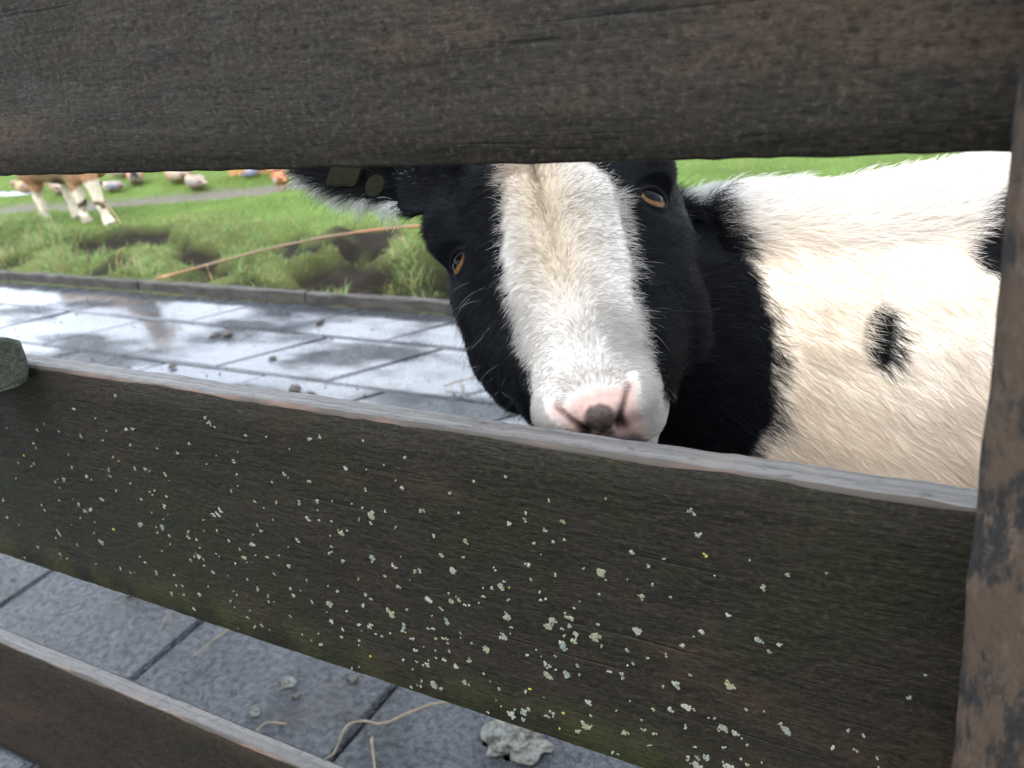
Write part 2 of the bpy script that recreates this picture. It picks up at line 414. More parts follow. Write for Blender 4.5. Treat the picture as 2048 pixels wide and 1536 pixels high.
def keep_tuft(x, y):
    k = np.zeros(len(x))
    for (tx, ty, tr_) in ((-3.02, 2.09, .10), (-2.0, 2.10, .09), (-1.92, 2.13, .07), (-2.9, 2.08, .06), (-3.5, 2.2, .15), (-4.0, 2.35, .25), (-2.45, 2.16, .06), (-1.95, 2.4, .12), (-4.4, 2.6, .2)):
        k = np.maximum(k, 1 - sstep(.4, 1, np.hypot(x - tx, y - ty) / tr_))
    return k
grass("tall_grass", 26000, (-4.8, -1.6), (2.06, 2.8), .035, .085, .0018, ((.13, .20, .06), (.20, .29, .09), (.34, .26, .13), .2), "tall grass clumps overhanging the edging and the goat's hooves", keep_tuft, .6)

a_ = np.linspace(0, 2 * np.pi, 41)[:-1]
rad = 1 + .25 * np.sin(3 * a_ + 1) + .12 * np.sin(7 * a_)
pv = [(-5.98 + .50 * math.cos(t) * q, 3.37 + .105 * math.sin(t) * q, -.008) for t, q in zip(a_, rad)]
tag(link("puddle", mesh("puddle", pv, [tuple(range(40))], [M_WATER])), kind="structure")

# ------------------------------------------------------------------ tube and loft helpers
def tube(pts, rad, sides=8, cap=True):
    pts = [Vector(p) for p in pts]; n = len(pts); V = []; F = []
    if not hasattr(rad, '__len__'): rad = [rad] * n
    up = Vector((0, 0, 1))
    for i, p in enumerate(pts):
        t = (pts[min(i + 1, n - 1)] - pts[max(i - 1, 0)]).normalized()
        s = t.cross(up) if abs(t.dot(up)) < .95 else t.cross(Vector((1, 0, 0))); s.normalize(); u = s.cross(t)
        for k in range(sides):
            a = 2 * math.pi * k / sides; V.append(p + (s * math.cos(a) + u * math.sin(a)) * rad[i])
    for i in range(n - 1):
        for k in range(sides): F.append((i * sides + k, i * sides + (k + 1) % sides, (i + 1) * sides + (k + 1) % sides, (i + 1) * sides + k))
    if cap: F += [tuple(reversed(range(sides))), tuple((n - 1) * sides + k for k in range(sides))]
    return V, F

def loft(secs, sides=24):
    """secs: (centre, right, up, half width, up height, down height, exponent)"""
    V = []; F = []; n = len(secs)
    for (c_, r_, u_, w_, hu, hd, ex) in secs:
        for k in range(sides):
            a = 2 * math.pi * k / sides; ca, sa = math.cos(a), math.sin(a)
            x = math.copysign(abs(ca) ** (2 / ex), ca) * w_; y = math.copysign(abs(sa) ** (2 / ex), sa) * (hu if sa > 0 else hd)
            V.append(np.asarray(c_) + np.asarray(r_) * x + np.asarray(u_) * y)
    for i in range(n - 1):
        for k in range(sides): F.append((i * sides + k, i * sides + (k + 1) % sides, (i + 1) * sides + (k + 1) % sides, (i + 1) * sides + k))
    F += [tuple(reversed(range(sides))), tuple((n - 1) * sides + k for k in range(sides))]
    return V, F

def smooth_path(pts, n=20):
    """Catmull-Rom through points (any dimension)"""
    P = np.asarray(pts, float); P = np.vstack([2 * P[0] - P[1], P, 2 * P[-1] - P[-2]]); out = []
    m_ = len(P) - 3
    for q in np.linspace(0, m_ - 1e-6, n):
        i = int(q); t = q - i; a, b, c_, d = P[i:i + 4]
        out.append(.5 * (2 * b + (c_ - a) * t + (2 * a - 5 * b + 4 * c_ - d) * t * t + (3 * b - a - 3 * c_ + d) * t ** 3))
    return np.array(out)

def fuse(name, pieces, voxel, smooth_it=8, factor=.5):
    """pieces: list of (V, F) closed shells -> one continuous smoothed skin"""
    V = []; F = []
    for (v, f) in pieces:
        o = len(V); V += [tuple(q) for q in v]; F += [tuple(i + o for i in g) for g in f]
    me = mesh(name, V, F)
    bm = bmesh.new(); bm.from_mesh(me); bmesh.ops.recalc_face_normals(bm, faces=bm.faces); bm.to_mesh(me); bm.free()
    o = bpy.data.objects.new("tmp", me); C.objects.link(o)
    r = o.modifiers.new("r", 'REMESH'); r.mode = 'VOXEL'; r.voxel_size = voxel; r.adaptivity = 0
    s = o.modifiers.new("s", 'SMOOTH'); s.iterations = smooth_it; s.factor = factor
    dg = bpy.context.evaluated_depsgraph_get(); dg.update()
    out = bpy.data.meshes.new_from_object(o.evaluated_get(dg)); out.name = name
    bpy.data.objects.remove(o); bpy.data.meshes.remove(me)
    return out

# ------------------------------------------------------------------ fence
FY = .300; TH = .0150; TOP = .7055; BOT = .5165
fence = empty("fence", (0, FY, 0))
tag(fence, "dark weathered board fence across the foreground", "fence")
def board(x0, x1, z0, z1, mats, wear=1.0, y0=FY, th=TH, seed=0, step=.006):
    nx_ = int((x1 - x0) / step); xsb = np.linspace(x0, x1, nx_ + 1)
    def nz(f, k): return vn(np.stack([xsb, np.full_like(xsb, k * 3.1 + seed), np.zeros_like(xsb)], 1), f, k) - .5
    ch = .0012 + wear * .0034 * sstep(.42, .75, nz(22, 1) + .5) + .0006 * nz(150, 2)
    zt = z1 + .0007 * nz(30, 3) + .0007 * nz(140, 4); zb = z0 + .0004 * nz(14, 5) + .0007 * nz(120, 6)
    nf = 10
    cols = [(y0 + np.zeros_like(xsb), zb + .0015)]
    for j in range(1, nf): cols.append((y0 + .0003 * nz(40, 20 + j) + .0002 * nz(170, 40 + j), zb + (zt - ch - zb) * j / nf))
    cols += [(y0 + .0003 * nz(90, 9), zt - ch), (y0 + ch * .75 + .0004 * nz(120, 10), zt - .0004), (y0 + th - .002, zt + .0005 * nz(80, 12)), (y0 + th, zt - .002), (y0 + th, zb + .002), (y0 + th - .002, zb), (y0 + .0015, zb)]
    n = len(cols); V = []
    for i in range(nx_ + 1):
        for (yy, zz) in cols:
            V.append((xsb[i], np.broadcast_to(yy, xsb.shape)[i] - FY, np.broadcast_to(zz, xsb.shape)[i]))
    F = []; mi = []
    for i in range(nx_):
        for j in range(n):
            F.append((i * n + j, (i + 1) * n + j, (i + 1) * n + (j + 1) % n, i * n + (j + 1) % n))
            mi.append(2 if j == nf else 1 if j == nf + 1 else 0)
    F += [tuple(reversed(range(n))), tuple(nx_ * n + j for j in range(n))]; mi += [0, 0]
    me = mesh("board", V, F, mats, True, mi)
    return me
b_top = link("board", board(-2.4, 1.4, .8295, 1.02, [M_BOARD_TOPRAIL, M_TOP, M_EDGE], .2, seed=5), fence)
b_mid = link("board", board(-2.4, 1.4, BOT, TOP, [M_BOARD, M_TOP, M_EDGE], .38, seed=1), fence)
b_mid["label"] = "lichen-spotted board with a worn grey top edge"
b_low = link("board", board(-2.4, 1.4, .212, .3945, [M_BOARD_LOW, M_TOP, M_EDGE], .6, y0=.302, seed=9), fence)
b_low["label"] = "reddish-brown bottom board"

# post in front of the boards
V = []; F = []; PX0, PX1, PY0, PY1 = -.0095, .075, .245, .2985
prof = [(PX0, PY1), (PX0, PY0 + .006), (PX0 + .006, PY0), (PX1 - .006, PY0), (PX1, PY0 + .006), (PX1, PY1)]
zz = np.arange(0, 1.30, .008)
for z in zz:
    for j, (x, y) in enumerate(prof):
        q = vn(np.array([[x * 3 + j, y, z]]), 45, 2)[0] - .5; q2 = vn(np.array([[x + j, y, z]]), 160, 3)[0] - .5
        V.append((x + .0014 * q + .0008 * q2, y - FY + (.002 * q2 if y < .29 else 0), z))
for i in range(len(zz) - 1):
    for j in range(6): F.append((i * 6 + j, i * 6 + (j + 1) % 6, (i + 1) * 6 + (j + 1) % 6, (i + 1) * 6 + j))
F += [tuple(range(6)), tuple((len(zz) - 1) * 6 + j for j in (5, 4, 3, 2, 1, 0))]
post = link("post", mesh("post", V, F, [M_POST], True), fence)
post2 = link("post", mesh("post", [(v[0] - 1.9, v[1], v[2]) for v in V], F, [M_POST], True), fence)

# rail end that butts against the board on the left
prof = np.array([(.2975, .7246), (.2970, .713), (.2955, .7046), (.2915, .6975), (.2814, .6970), (.2526, .7015), (.2495, .7045), (.2590, .7340), (.2630, .7385), (.2681, .7391), (.2905, .7300)])
V = []; F = []; cen = prof.mean(0); n = len(prof); st_ = [(-.5585, .86), (-.5605, .96), (-.564, 1.0)] + [(-.57 - .02 * k, 1.0) for k in range(30)]
for i, (x, k) in enumerate(st_):
    for j, q in enumerate(prof):
        d = cen + (q - cen) * k; V.append((x + random.uniform(-.0006, .0006), d[0] - FY + (0 if j < 3 else random.uniform(-.0006, .0006)), d[1] + random.uniform(-.0006, .0006)))
for i in range(len(st_) - 1):
    for j in range(n): F.append((i * n + j, i * n + (j + 1) % n, (i + 1) * n + (j + 1) % n, (i + 1) * n + j))
F += [tuple(range(n)), tuple((len(st_) - 1) * n + j for j in reversed(range(n)))]
rail = link("rail", mesh("rail", V, F, [M_RAIL]), fence)
rail["label"] = "green-stained square rail end on the left"

# lichen on the middle board
LV = []; LF = []; LC = []
def lichen_blob(x, z, r, col):
    k = 7; o = len(LV); hgt = random.uniform(.00008, .00028)
    LV.append((x, -.00035 - hgt, z)); LC.append(col)
    ph = random.uniform(0, 6.28)
    for q in range(k):
        a = ph + 2 * math.pi * q / k; rr = r * random.uniform(.55, 1.3)
        LV.append((x + .62 * rr * math.cos(a), -.00035 - hgt * random.uniform(.6, 1.1), z + .62 * rr * math.sin(a))); LC.append(tuple(np.array(col) * random.uniform(.75, 1.1)))
    for q in range(k):
        a = ph + 2 * math.pi * q / k; rr = r * random.uniform(.65, 1.4)
        LV.append((x + rr * math.cos(a), .0002, z + rr * math.sin(a))); LC.append(tuple(np.array(col) * .85))
    for q in range(k):
        n_ = (q + 1) % k
        LF.append((o, o + 1 + n_, o + 1 + q)); LF.append((o + 1 + q, o + 1 + n_, o + 1 + k + n_, o + 1 + k + q))
for i in range(1500):
    x = random.uniform(-.72, -.02); z = random.uniform(BOT + .004, TOP - .012)
    t = (TOP - z) / (TOP - BOT)
    dens = .10 + .9 * max(0, math.exp(-((x + .16) / .10) ** 2) * (t ** 1.3) * 1.2 + .7 * math.exp(-((x + .42) / .12) ** 2) * math.exp(-((t - .5) / .28) ** 2) + .5 * math.exp(-((x + .27) / .1) ** 2) * t)
    if x > -.07: dens *= .45
    if random.random() > dens: continue
    pale = random.choice([(.175, .175, .142), (.205, .20, .168), (.145, .15, .108), (.155, .16, .098), (.135, .152, .128)])
    q = random.random(); nl = random.randint(1, 3) if q < .70 else random.randint(4, 9) if q < .90 else random.randint(12, 24) if q < .975 else random.randint(35, 55)
    if t < .3: nl = min(nl, 8)
    if -.25 < x < -.07 and t > .5 and random.random() < .10: nl = random.randint(30, 80)
    if nl < 4 and random.random() < .05: pale = (.25, .22, .05)
    lobes = [(x, z)]
    while len(lobes) < nl:
        bx_, bz_ = random.choice(lobes); an = random.uniform(0, 6.28); dd = random.uniform(.0006, .0011)
        lobes.append((bx_ + dd * math.cos(an), bz_ + dd * math.sin(an)))
    for (lx, lz) in lobes: lichen_blob(lx, lz, random.uniform(.00045, .00085), tuple(np.array(pale) * random.uniform(.8, 1.12)))
me = mesh("lichen", LV, LF, [M_LICHEN], False); color_attr(me, LC)
lo = link("lichen", me, b_mid); tag(lo, "pale grey and yellow lichen crusts on the middle board", kind="stuff")

# ------------------------------------------------------------------ the near goat
E0 = np.array([-0.228120, 0.411321, 0.770561])
hr = np.array([0.874117, 0.442984, 0.199211]); ha = np.array([0.466606, -0.651937, -0.597709]); hn = np.array([0.134902, -0.615421, 0.776568])
HB = np.stack([hr, ha, hn])                                   # rows
def hw(r, a, n): return E0 + r * hr + a * ha + n * hn
def hl(P): return (np.asarray(P) - E0) @ HB.T
BD = np.array([.94, .342, 0]); BS = np.array([-.342, .94, 0]); B0 = np.array([-.16, .56, 0])
UP = np.array([0, 0, 1.0])
pieces = []
# head: (a, half width, top n, bottom n, exponent)
HS = [(-.092, .030, -.018, -.052, 2), (-.078, .052, .000, -.074, 2), (-.055, .066, .013, -.092, 2.1), (-.028, .0715, .020, -.102, 2.2), (-.005, .0705, .020, -.106, 2.2),
      (.018, .0680, .0165, -.106, 2.2), (.040, .0625, .0135, -.100, 2.2), (.060, .0525, .011, -.088, 2.3), (.078, .0430, .0085, -.072, 2.4), (.094, .0355, .0055, -.062, 2.4),
      (.106, .0315, .0005, -.056, 2.3), (.115, .0265, -.0075, -.050, 2.2), (.120, .0180, -.0170, -.042, 2), (.1225, .008, -.025, -.036, 2)]
secs = []
for (a, w_, t_, b_, ex) in smooth_path([(q[0], q[1], q[2], q[3], q[4]) for q in HS], 40):
    nc = t_ * .45 + b_ * .55
    secs.append((hw(0, a, nc), hr, hn, max(w_, .004), t_ - nc, nc - b_, ex))
pieces.append(loft(secs, 36))
def ellipsoid(c_, ax, rad, n=14):
    V = []; F = []
    for i in range(n + 1):
        th = math.pi * i / n
        for k in range(2 * n):
            ph = math.pi * k / n
            d = (math.sin(th) * math.cos(ph) * rad[0], math.sin(th) * math.sin(ph) * rad[1], math.cos(th) * rad[2])
            V.append(np.asarray(c_) + ax[0] * d[0] + ax[1] * d[1] + ax[2] * d[2])
    for i in range(n):
        for k in range(2 * n): F.append((i * 2 * n + k, i * 2 * n + (k + 1) % (2 * n), (i + 1) * 2 * n + (k + 1) % (2 * n), (i + 1) * 2 * n + k))
    return V, F
HX = (hr, ha, hn)
for s in (-1, 1):
    pieces.append(ellipsoid(hw(s * .0555, -.022, -.008), HX, (.0165, .0220, .0155)))     # brow ridge
    pieces.append(ellipsoid(hw(s * .044, .025, -.055), HX, (.024, .044, .040)))         # cheek
    pieces.append(ellipsoid(hw(s * .0175, .101, -.010), HX, (.0155, .0155, .0135)))     # nostril wing
pieces.append(ellipsoid(hw(0, .106, -.012), HX, (.011, .014, .014)))
pieces.append(ellipsoid(hw(0, .100, -.060), HX, (.024, .022, .018)))                    # chin
# ears: cupped leaf with thickness
EAR_R = np.array((-.060, -.062, -.008)); EAR_D = np.array((-.82, -.57, -.03)); EAR_D /= np.linalg.norm(EAR_D)
EAR_N = np.array((-.10, .25, 1.0)); EAR_N -= EAR_D * (EAR_N @ EAR_D); EAR_N /= np.linalg.norm(EAR_N)
EAR_W = np.cross(EAR_N, EAR_D)                                # across the leaf
if EAR_W[1] < 0: EAR_W = -EAR_W
def ear_pt(t, q, s, lift=0.0):
    """t 0..1 root to tip, q -1..1 across (1 = lower edge), local head coords"""
    L_ = .128; wd = .0225 * (math.sin(math.pi * min(1, (t * .86 + .14) ** .8)) ** .75) * (1 if t < .98 else .5) + .008 * math.exp(-(max(t, 0) / .16) ** 2)
    p = EAR_R + EAR_D * (L_ * t) + EAR_W * (q * wd) + EAR_N * (.012 * q * q * (1 - .4 * t) - .012 * t * t + lift)
    p = p.copy(); p[0] *= -s
    return p
for s in (-1, 1):
    V = []; F = []; nt_, nq = 18, 9
    for side in (0.0, -.0065):
        for i in range(nt_):
            for j in range(nq):
                V.append(hw(*ear_pt(-.12 + 1.12 * i / (nt_ - 1), -1 + 2 * j / (nq - 1), s, side)))
    o2 = nt_ * nq
    for i in range(nt_ - 1):
        for j in range(nq - 1):
            a, b, c_, d = i * nq + j, i * nq + j + 1, (i + 1) * nq + j + 1, (i + 1) * nq + j
            F.append((a, b, c_, d)); F.append((o2 + d, o2 + c_, o2 + b, o2 + a))
    ring = [j for j in range(nq)] + [i * nq + nq - 1 for i in range(1, nt_)] + [(nt_ - 1) * nq + j for j in range(nq - 2, -1, -1)] + [i * nq for i in range(nt_ - 2, 0, -1)]
    for q in range(len(ring)):
        a, b = ring[q], ring[(q + 1) % len(ring)]; F.append((b, a, o2 + a, o2 + b))
    pieces.append((V, F))
# neck
NP = [(-.268, .468, .765, .050, .050), (-.232, .508, .692, .066, .062), (-.180, .545, .650, .078, .095), (-.125, .572, .605, .095, .120), (-.06, .595, .58, .10, .13)]
secs = []; PP = smooth_path(NP, 16)
for i, q in enumerate(PP):
    t = PP[min(i + 1, 15), :3] - PP[max(i - 1, 0), :3]; t /= np.linalg.norm(t)
    s_ = np.cross(t, UP); s_ /= np.linalg.norm(s_); u_ = np.cross(s_, t)
    secs.append((q[:3], s_, u_, q[3], q[4], q[4], 2))
pieces.append(loft(secs, 24))
# trunk: (s, z, half width, up, down)
TS = [(-.066, .64, .035, .099, .08), (-.038, .61, .066, .140, .12), (.0, .592, .085, .156, .15), (.05, .58, .102, .162, .18), (.13, .58, .122, .169, .19), (.22, .575, .14, .178, .20), (.35, .565, .16, .160, .205), (.48, .565, .162, .165, .20),
      (.58, .58, .145, .16, .17), (.66, .59, .11, .135, .13), (.72, .60, .055, .08, .08)]
secs = [(B0 + BD * q[0] + UP * q[1], BS, UP, q[2], q[3], q[4], 2.1) for q in smooth_path(TS, 26)]
pieces.append(loft(secs, 32))
def leg(s, side, front):
    b = B0 + BD * s + BS * side
    if front: pts = [(0, .52, .060), (.01, .42, .048), (-.005, .33, .033), (0, .24, .024), (.004, .215, .026), (0, .12, .0165), (.0, .07, .018), (-.012, .045, .022), (-.02, .012, .026)]
    else: pts = [(-.02, .56, .085), (-.03, .46, .070), (-.01, .37, .045), (.045, .28, .028), (.055, .25, .025), (.04, .14, .0175), (.035, .07, .019), (.02, .04, .022), (.012, .012, .026)]
    P = smooth_path([(*(b + BD * q[0] + UP * q[1]), q[2]) for q in pts], 22)
    return tube(P[:, :3], P[:, 3], 14)
LEGS = [(.09, -.075, True), (.09, .075, True), (.60, -.08, False), (.60, .08, False)]
for q in LEGS: pieces.append(leg(*q))
P = smooth_path([(*(B0 + BD * .68 + UP * .66), .028), (*(B0 + BD * .74 + UP * .69), .022), (*(B0 + BD * .79 + UP * .75), .012)], 8)
pieces.append(tube(P[:, :3], P[:, 3], 10))
gm = fuse("body", pieces, .0030, 10, .5)

# eye sockets: where the lids sit
from mathutils.bvhtree import BVHTree
_bm = bmesh.new(); _bm.from_mesh(gm); _bv = BVHTree.FromBMesh(_bm)
EYES = []
for s in (-1, 1):
    g = np.array((s * .72, .06, .69)); g /= np.linalg.norm(g); gw = g[0] * hr + g[1] * ha + g[2] * hn
    lidr = ha - gw * (ha @ gw); lidr /= np.linalg.norm(lidr); acr = np.cross(gw, lidr)
    tgt = hw(s * .0555, 0, -.004)
    hit = _bv.ray_cast(Vector(tgt + gw * .06), Vector(-gw))[0]
    S = np.array(hit) if hit is not None else tgt
    EYES.append((S - gw * .0112, gw, lidr, acr))
_bm.free()
EYE_R = .0122
def eye_rho(P, e):
    c_, gw, lidr, acr = e; d = P - c_; x = d @ acr; y = d @ lidr
    y = y + np.where(y < 0, 0.0, 0.0); rho = np.hypot(x / .0088, (y - .0004) / .0068)
    rho[np.linalg.norm(d, axis=1) > .030] = 9
    return rho, d @ gw

# finer skin around the nose, then nostril slits
bm = bmesh.new(); bm.from_mesh(gm)
for it in range(2):
    bm.verts.ensure_lookup_table()
    P = np.array([v.co[:] for v in bm.verts]); L = hl(P)
    sel = (L[:, 1] > .080) & (L[:, 2] > -.045) & (np.abs(L[:, 0]) < .05) & (L[:, 1] < .14)
    for e in EYES: sel |= np.linalg.norm(P - e[0], axis=1) < .024
    es = [e for e in bm.edges if sel[e.verts[0].index] and sel[e.verts[1].index]]
    bmesh.ops.subdivide_edges(bm, edges=es, cuts=1, use_grid_fill=True, smooth=.0)
    bm.verts.ensure_lookup_table(); bm.verts.index_update()
bmesh.ops.triangulate(bm, faces=[f for f in bm.faces if len(f.verts) > 4])
bm.to_mesh(gm); bm.free()
nv = len(gm.vertices); P = np.empty(nv * 3, np.float32); gm.vertices.foreach_get("co", P); P = P.reshape(-1, 3).astype(float)
L = hl(P)
def seg_dist(L, pts):
    d = np.full(len(L), 9.0); tt = np.zeros(len(L)); n = len(pts) - 1
    for i in range(n):
        a, b = np.array(pts[i]), np.array(pts[i + 1]); ab = b - a
        t = np.clip(((L[:, :2] - a) @ ab) / (ab @ ab), 0, 1); q = np.linalg.norm(L[:, :2] - a - t[:, None] * ab, axis=1)
        m_ = q < d; d[m_] = q[m_]; tt[m_] = (i + t[m_]) / n
    return d, tt
SLIT = [(.0180, .1015), (.0175, .1065), (.0130, .1125), (.0070, .1175)]
nose_front = (L[:, 1] > .07) & (L[:, 2] > -.045) & (np.abs(L[:, 0]) < .05)
LA = L.copy(); LA[:, 0] = np.abs(L[:, 0])
sd, st = seg_dist(LA, SLIT); slit_k = np.where(nose_front, np.exp(-(sd / .0014) ** 2), 0) * sstep(0, .35, st)
nost0 = np.where(nose_front, np.exp(-(np.hypot((LA[:, 0] - .0092) / 1.3, L[:, 1] - .1175) / .0022) ** 2), 0); P -= (slit_k * .0030 * (.4 + .6 * st) + nost0 * .0045)[:, None] * (hn * .8 + ha * .6)[None]
wing = np.where(nose_front, np.exp(-((sd - .0042) / .0025) ** 2) * (LA[:, 0] < .0215), 0)
P += (wing * .0)[:, None] * hn[None]
for e in EYES:
    rho, hgt = eye_rho(P, e); d_ = P - e[0]; lat = np.hypot(d_ @ e[2], d_ @ e[3]); near = rho < 5
    inner = near & (rho < 1) & (hgt > .0035); P[inner] += (.0035 - hgt[inner])[:, None] * e[1][None]
    hs = np.sqrt(np.clip((EYE_R + .0010) ** 2 - lat ** 2, 0, None))                       # lids lie over the eyeball
    over = near & (rho >= 1) & (lat < EYE_R + .0010) & (hgt < hs) & (hgt > -.006); P[over] += (hs[over] - hgt[over])[:, None] * e[1][None]
    rim = near & (rho >= 1) & (rho < 1.6) & (hgt > hs); P[rim] += ((hs - hgt) * (1 - sstep(1.0, 1.6, rho)))[rim][:, None] * e[1][None]
gm.vertices.foreach_set("co", P.astype(np.float32).ravel()); gm.update()

# coat pattern ------------------------------------------------------
BL = np.array([(-.12, -.010, .014), (-.031, -.014, .022), (-.017, -.0175, .030), (.002, -.0225, .0375), (.018, -.0285, .0375), (.034, -.0285, .0345), (.057, -.0270, .0325), (.075, -.0265, .0310), (.09, -.0290, .0305), (.10, -.0315, .0305), (.13, -.045, .04)])
def coat(P, jit=0.0):
    """base colours of the near goat's coat at points P; returns colour and nose-skin weight"""
    P = np.asarray(P, float); L = hl(P); r, a, n = L.T
    k = len(P); nz = (vn(P, 60, 5) - .5) + .6 * (vn(P, 190, 6) - .5)
    black = np.array((.0040, .0046, .0060)); white = np.array((.86, .835, .80)); cream = np.array((.82, .68, .52))
    lo = np.interp(a, BL[:, 0], BL[:, 1]); hi = np.interp(a, BL[:, 0], BL[:, 2])
    face = (n > -.040 - .5 * np.clip(a - .05, 0, .06)) & (a > -.085) & (a < .16) & (np.abs(r) < .08)
    ins = np.minimum(r - lo, hi - r) + nz * .006 + jit
    wf = np.where(face, sstep(-.0012, .0012, ins), 0)
    tuft = face & (a < -.028) & (np.abs(r + .004) < .008 * (1 - (a + .028) * -6)); wf = np.where(tuft, wf * (nz > 0), wf)
    dl = P - B0; s = dl @ BD; z = P[:, 2]; side = dl @ BS
    sb = np.interp(z, [.52, .61, .628, .65, .68, .70, .715, .729, .746, .758, .78], [-.050, -.010, -.001, .004, .004, .001, -.005, -.013, -.024, -.022, -.018]) + nz * .006
    body = (s > sb - .05)
    wb = sstep(-.003, .003, s - sb + jit * 2) * (~face)
    col = np.zeros((k, 3)) + black
    cb = sstep(.030, -.012, np.abs(r) - .004) * (.25 + .75 * sstep(.085, .03, a))
    fw = np.array((.475, .370, .255)) * cb[:, None] + np.array((.45, .425, .39)) * (1 - cb[:, None])
    thin = sstep(.03, .095, a)[:, None]; fw = fw * (1 - thin) + np.array((.405, .375, .340)) * thin      # fur colour lowered towards the muzzle to offset the strong light there
    part = np.exp(-((r - .001 + nz * .004) / .0022) ** 2) * sstep(.05, -.01, a); fw = fw * (1 - (.28 + .45 * sstep(.0, -.02, a)[:, None]) * part[:, None])
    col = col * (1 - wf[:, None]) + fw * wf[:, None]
    cz = sstep(.770, .69, z) * (.55 + .45 * vn(P, 22, 9))
    bw = np.array((.88, .73, .545)) * cz[:, None] + white * .95 * (1 - cz[:, None])
    col = col * (1 - wb[:, None]) + bw * wb[:, None]
    for (px, py, pz, rx, rz_, sh) in SPOTS:
        d = np.sqrt(((P[:, 0] - px) / rx) ** 2 + ((P[:, 1] - py) / .09) ** 2 + ((P[:, 2] - pz + sh * (P[:, 0] - px)) / rz_) ** 2) + nz * .28
        q = (1 - sstep(.8, 1.1, d))[:, None]; col = col * (1 - q) + black * q
    legs = (z < .30); col[legs] = col[legs] * .0 + white * .8
    # bare nose
    nk = np.where((n > -.045) & (np.abs(r) < .028), 1 - sstep(.70, 1.15, np.hypot((r - .0015) / .0205, (a - .1170) / .0150) + nz * .12), 0)
    return col, nk
SPOTS = [(-.0745, .500, .680, .0088, .0185, .25), (-.020, .55, .726, .019, .018, .0)]
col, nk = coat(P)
pink = np.array((.36, .245, .208)); pad = np.array((.050, .038, .034))
pd_ = 1 - sstep(.72, 1.12, np.hypot(L[:, 0] / .0080, (L[:, 1] - .1145) / .0058) + (vn(P, 350, 3) - .5) * .25)
pd_ = np.where(nose_front, pd_, 0)
padc = pad[None] * (1.7 - 1.2 * sstep(.109, .119, L[:, 1]) + .7 * (vn(P, 900, 4) - .5))[:, None]
skin = pink * (1 - pd_[:, None]) + padc * pd_[:, None]
skin = skin * (.86 + .28 * vn(P, 420, 14))[:, None]
low = sstep(.1185, .1210, L[:, 1]) * nose_front; skin = skin * (1 - low[:, None]) + np.array((.09, .07, .068)) * low[:, None]
sk = slit_k * (.25 + .65 * st); skin = skin * (1 - sk[:, None]) + np.array((.05, .022, .020)) * sk[:, None]
nost = np.where(nose_front, np.exp(-(np.hypot((LA[:, 0] - .0092) / 1.3, L[:, 1] - .1175) / .0024) ** 2), 0); skin = skin * (1 - .9 * nost[:, None]) + np.array((.012, .008, .008)) * (.9 * nost)[:, None]
nk = np.maximum(nk, np.where(nose_front, np.exp(-(sd / .0045) ** 2) * sstep(0, .25, st), 0)); col = col * (1 - nk[:, None]) + skin * nk[:, None]
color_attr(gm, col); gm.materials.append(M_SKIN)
gm.polygons.foreach_set("use_smooth", np.ones(len(gm.polygons), bool)); gm.update()
goat = empty("goat", tuple(B0 + BD * .3))
tag(goat, "black and white goat with a white blaze peering between the fence boards", "goat")
GI = Matrix.Translation(-goat.location)
def gchild(name, me, parent=None):
    o = link(name, me, parent or goat)
    if parent is None: o.matrix_parent_inverse = GI
    return o
body = gchild("body", gm)

# fur ---------------------------------------------------------------
def sample_surface(me, n, weight):
    me.calc_loop_triangles(); T = np.empty(len(me.loop_triangles) * 3, np.int32); me.loop_triangles.foreach_get("vertices", T); T = T.reshape(-1, 3)
    V = np.empty(len(me.vertices) * 3, np.float32); me.vertices.foreach_get("co", V); V = V.reshape(-1, 3).astype(float)
    Nn = np.empty(len(me.vertices) * 3, np.float32); me.vertices.foreach_get("normal", Nn); Nn = Nn.reshape(-1, 3).astype(float)
    A = V[T]; ar = .5 * np.linalg.norm(np.cross(A[:, 1] - A[:, 0], A[:, 2] - A[:, 0]), axis=1)
    cen = A.mean(1); wgt = ar * weight(cen, Nn[T].mean(1)); wgt /= wgt.sum()
    ix = rng.choice(len(T), n, p=wgt); u = np.sqrt(rng.random(n)); v = rng.random(n)
    bc = np.stack([1 - u, u * (1 - v), u * v], 1)[:, :, None]
    p = (V[T[ix]] * bc).sum(1); nn = (Nn[T[ix]] * bc).sum(1); nn /= np.linalg.norm(nn, axis=1)[:, None]
    return p, nn
def unit(v): return v / np.maximum(np.linalg.norm(v, axis=1), 1e-9)[:, None]
def is_head(P):
    L = hl(P); return (L[:, 1] > -.10) & (L[:, 2] > -.115) & (np.abs(L[:, 0]) < .085) & (L[:, 2] + .6 * (L[:, 1] + .06) > -.075 - .5 * np.clip(L[:, 1], 0, 1))
def is_ear(P):
    L = hl(P); L[:, 0] = -np.abs(L[:, 0]); d = L - EAR_R; return ((d @ EAR_D) > .012) & ((d @ EAR_D) < .16) & (np.abs(d @ EAR_W) < .045) & (L[:, 0] < -.062)
toc = CAM
def weight(cen, nn):
    dv = toc - cen; dist = np.linalg.norm(dv, axis=1); face = (nn * dv).sum(1) / dist
    w_ = np.where(face > -.25, 1.0, .12) * np.where(cen[:, 2] < .42, .1, 1.0) * np.where(cen[:, 0] > .12, .12, 1.0)
    h_ = is_head(cen); w_ = w_ * np.where(h_, 2.6, 1.0)
    L = hl(cen); w_ = w_ * np.where(h_, 1 + 1.4 * sstep(.02, .10, L[:, 1]), 1)
    return w_
NH = 420000
p, nn = sample_surface(gm, NH, weight)
L = hl(p); head = is_head(p); ear = is_ear(p); r, a, n_ = L.T
_, nkk = coat(p)
keep = ~(rng.random(NH) < nkk * 1.02) & ~((np.hypot(r / .011, (a - .114) / .008) < 1) & (n_ > -.04))
